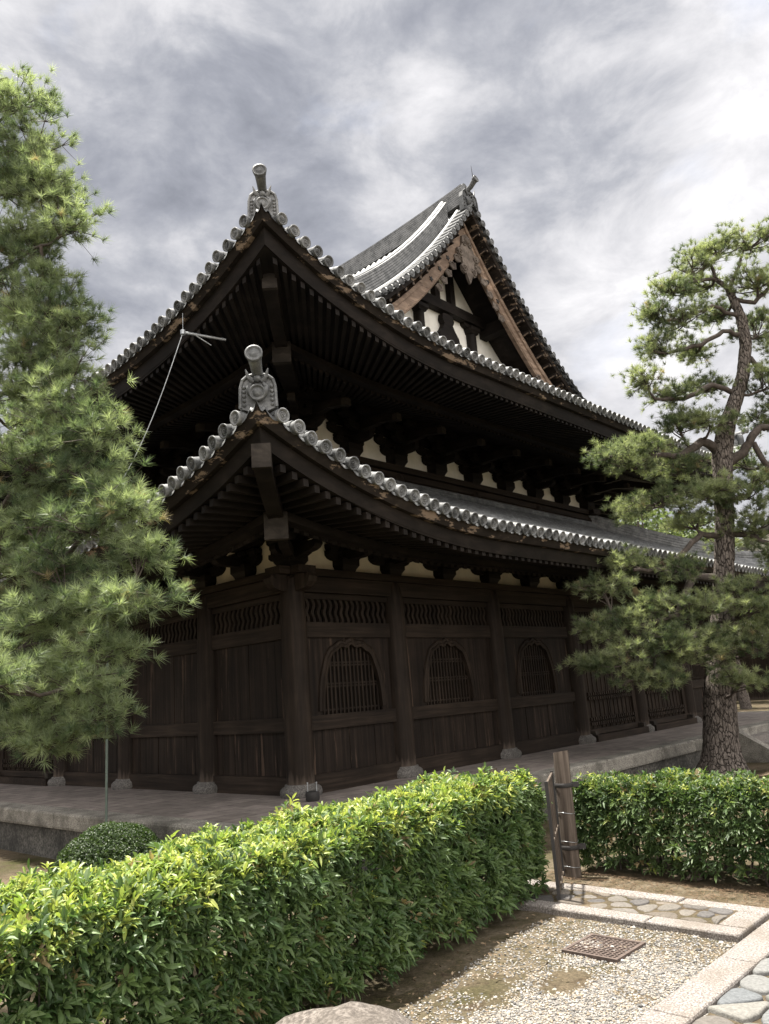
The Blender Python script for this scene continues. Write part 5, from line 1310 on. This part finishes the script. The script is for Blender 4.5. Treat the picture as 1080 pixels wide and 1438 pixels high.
for z in (.07, .44, .865): gbar('gate_rail', .027, GL - .027, z, z + .022, .008, 'wood_post')
for k in range(3): gbar('gate_bar', .17 + k * .19, .19 + k * .19, .097, .439, .008, 'wood_post'); gbar('gate_bar', .17 + k * .19, .19 + k * .19, .467, .864, .008, 'wood_post')

# leaning stump under the right hedge
sp_ = empty('tree_stump', (2.34, 7.02, 0)); tag(sp_, 'short leaning bare stump at the foot of the right hedge', 'stump')
mb = MB(); mb.tube([(-.04, -.05, -.03), (.0, 0, .06), (.07, .05, .16), (.13, .08, .28)], [.062, .055, .046, .036], 12, True, True, .09); mb.build('wood', 'wood_post', sp_)

# ------------------------------------------------------------------ drain grate
gc = np.array([1.17, 5.44]); ga = math.atan2(A[1], A[0])
dg = empty('drain_grate', (gc[0], gc[1], .006), ga); tag(dg, 'rusty square drain grate set in the ground beside the stone strip', 'drain grate')
fm = MB(); S_ = .19
for x0, x1, y0, y1 in ((-S_, S_, -S_, -S_ + .022), (-S_, S_, S_ - .022, S_), (-S_, -S_ + .022, -S_ + .022, S_ - .022), (S_ - .022, S_, -S_ + .022, S_ - .022)): fm.box(x0, x1, y0, y1, -.02, .012)
fm.build('frame', 'rust', dg)
m_ = MB(); n = 11; stp = (2 * S_ - .044) / n
for i in range(n + 1):
    p = -S_ + .022 + i * stp; m_.box(p - .005, p + .005, -S_ + .022, S_ - .022, -.02, .008); m_.box(-S_ + .022, S_ - .022, p - .005, p + .005, -.018, .0065)
m_.build('mesh', 'rust', dg)
m_ = MB(); m_.box(-S_, S_, -S_, S_, -.05, -.022); m_.build('pit', 'dark_void', dg)

# ------------------------------------------------------------------ foreground boulder
bl = empty('boulder', (-.33, 3.42, 0)); tag(bl, 'large flat topped brownish granite boulder in the near foreground', 'rock')
R = []
for i in range(41):
    ph = math.pi * i / 40; ring = []
    for j in range(72):
        t = 2 * math.pi * j / 72; d = Vector((math.sin(ph) * math.cos(t), math.sin(ph) * math.sin(t), math.cos(ph)))
        k = 1 + .16 * mnoise.noise(d * 1.4 + Vector((3, 1, 2))) + .06 * mnoise.noise(d * 4) + .018 * mnoise.noise(d * 12) + .007 * mnoise.noise(d * 30)
        p = Vector((d.x * .80, d.y * .54, d.z * .60)) * k
        for nx_, ny_, nz_, dd_ in ((.22, -.12, .968, .345), (-.30, -.02, .954, .355), (.70, .25, .669, .455), (-.72, .20, .664, .485), (.05, .85, .525, .50), (.1, -.9, .42, .50)):
            ex = p.x * nx_ + p.y * ny_ + p.z * nz_ - dd_ * (1 + .10 * mnoise.noise((p.x * 3, p.y * 3, p.z * 3)) + .035 * mnoise.noise((p.x * 11, p.y * 11, p.z * 11)))
            if ex > 0: p -= Vector((nx_, ny_, nz_)) * ex * .92
        cap_ = .385 + .05 * mnoise.noise((p.x * 2.6, p.y * 2.6, 5)) + .016 * mnoise.noise((p.x * 8, p.y * 8, 1)) - (.30 if p.x > 0.06 else .16) * abs(p.x - .06) - .10 * max(0, -p.y)
        cap_ = round(cap_ / .03) * .03 * .35 + cap_ * .65
        if p.z > cap_: p.z = cap_ + (p.z - cap_) * .05
        ring.append(p)
    R.append(ring)
mb = MB(); mb.rings(R, True, False); mb.build('stone', 'boulder', bl)

# ------------------------------------------------------------------ lightning conductor: pipe, wire, bracket arm
lc = empty('lightning_conductor', uv2w(-2.16, 1.0, -.12)); tag(lc, 'thin green pipe with a pale wire running up to the eave bracket', 'conductor')
lo = lc.location.copy()
base = Vector(uv2w(-2.16, 1.0, -.12)); top = Vector(uv2w(-2.16, 1.0, 4.3)); tipp = Vector(uv2w(-1.50, .25, 6.60)); arm0 = Vector(uv2w(-.9, .12, 6.62))
mb = MB(); mb.tube([base - lo, top - lo], .016, 8); mb.build('pipe', 'green_pipe', lc)
mb = MB(); pts = []
for k in range(15):
    t = k / 14; p = tipp.lerp(top, t); p.z -= .22 * math.sin(math.pi * t); pts.append(p - lo)
mb.tube(pts, .0065, 6); mb.tube([tipp - lo, tipp + Vector((0, 0, .28)) - lo], .004, 5); mb.build('wire', 'dull_steel', lc)
mb = MB(); mb.tube([arm0 - lo, tipp - lo], .020, 6); mb.lathe([(.035, -.03), (.035, .03)], tipp - lo, (0, 0, 1), 8); mb.tube([arm0.lerp(tipp, .75) - lo, arm0.lerp(tipp, .35) + Vector((0, 0, -.12)) - lo], .009, 5); mb.build('bracket_arm', 'dull_steel', lc)

# small lamp on the platform
lm = empty('ground_lamp', uv2w(-.30, -.56, .45)); tag(lm, 'small round black ground lamp with two thin pins on the platform corner', 'lamp')
mb = MB(); mb.lathe([(.07, 0), (.085, .02), (.085, .10), (.075, .115), (.06, .11), (.0, .108)], (0, 0, 0), (0, 0, 1), 18); mb.build('housing', 'black_iron', lm)
for x in (-.055, .055):
    mb = MB(); mb.tube([(x, 0, .10), (x, 0, .21)], .005, 5); mb.lathe([(.009, 0), (.009, .015)], (x, 0, .205), (0, 0, 1), 8); mb.build('pin', 'dull_steel', lm)

# ------------------------------------------------------------------ another hall far behind
bh_ = empty('far_hall', (27.0, 47.0, 0), YAW); tag(bh_, 'distant hall with grey tiled roof at the right, behind the pine', 'hall')
mb = MB(); mb.box(-9, 9, -6, 6, -.1, 4.6); mb.build('wall', 'wood_upright', bh_)
mb = MB(); mb.box(-9.2, 9.2, -6.12, -6.0, 3.2, 4.2); mb.box(-9.12, -9.0, -6.2, 6.2, 3.2, 4.2); mb.build('plaster_band', 'plaster', bh_)
mb = MB()
def fz(d): return 4.7 + .45 * d + .018 * d * d
for sg in (-1, 1):
    mb.sheet([[(x, sg * (7.6 - d), fz(d)) for x in (-10.6, 10.6)] for d in frange(0, 7.6, .8)])
    x = -10.5
    while x < 10.6:
        mb.rings([[(x + a * .1, sg * (7.6 - d), fz(d) + b * .1) for a, b in ((-1, 0), (-.6, .75), (0, 1), (.6, .75), (1, 0))] for d in frange(0, 7.6, .8)], True, True, False); x += .33
mb.sweep([(-10.6, 0, fz(7.6) - .05), (10.6, 0, fz(7.6) - .05)], noshi(.3, .8, 8, .15))
rf = mb.build('roof', 'roof_tile', bh_)
mb = MB()
for sg in (-1, 1): mb.add([(sg * 9.4, -7.4, 4.6), (sg * 9.4, 7.4, 4.6), (sg * 9.4, 0, fz(7.4) - .1)], [(0, 1, 2)])
mb.build('gable', 'plaster', bh_)
mb = MB(); mb.sheet([[(x, y, 4.58 + (0.02 if abs(y) < 7 else 0)) for x in (-10.6, 10.6)] for y in (-7.6, 7.6)]); mb.build('eave_boarding', 'wood_eave', bh_)

# leaf litter under the hedge
rng = np.random.default_rng(3); P = []
while len(P) < 420:
    t, n_ = rng.uniform(.6, 5.6), 2.95 - abs(rng.normal(0, .28)); p = HD * t + HN * n_; P.append((p[0], p[1], .022 + rng.uniform(0, .01)))
P = np.array(P); V, T, C = leaf_rosettes(P, unit(rng.normal(0, .3, P.shape) + np.array([[0, 0, 1.0]])), 1, .030, np.array([[.13, .095, .06]]) * rng.uniform(.4, 1.4, (len(P), 1)), .45, (1.3, 1.7), .0)
V[:, 2] = np.maximum(V[:, 2], .014)
tag(fastmesh('leaf_litter', V, T, 'pebble', C), 'dry brown fallen leaves scattered along the foot of the left hedge', 'leaves', kind='stuff')

# dry needles fallen round the right pine and on the bare ground by the hedges
rng = np.random.default_rng(15); n = 5200
r_ = np.abs(rng.normal(0, 1.5, n)) + .2; a_ = rng.uniform(0, 6.28, n); X = 5.21 + r_ * np.cos(a_); Y = 13.6 + r_ * np.sin(a_)
k = n // 3; tt = rng.uniform(6.0, 6.6, k); nn_ = rng.uniform(-4.2, -2.2, k); X[:k] = A[0] * tt + Bv[0] * nn_; Y[:k] = A[1] * tt + Bv[1] * nn_
ok = np.array([w2uv(x, y)[1] < -2.2 for x, y in zip(X, Y)]); X, Y = X[ok], Y[ok]; n = len(X)
Zg = np.array([gz(x, y) for x, y in zip(X, Y)]) + .006 + np.where(Y < 8.3, .012, 0)
an = rng.uniform(0, 6.28, n); L = rng.uniform(.05, .11, n); d = np.stack([np.cos(an) * L, np.sin(an) * L, np.zeros(n)], 1); sd_ = np.stack([-np.sin(an), np.cos(an), np.zeros(n)], 1) * .0022
P = np.stack([X, Y, Zg], 1); V = np.stack([P - sd_, P + sd_, P + d + np.array([[0, 0, .004]])], 1).reshape(-1, 3)
c = np.repeat(np.array([[.105, .068, .040]]) * rng.uniform(.6, 1.5, (n, 1)), 3, 0)
tag(fastmesh('needle_litter', V, np.arange(n * 3).reshape(-1, 3), 'pebble', c), 'dry brown pine needles fallen on the bare ground', 'needles', kind='stuff')
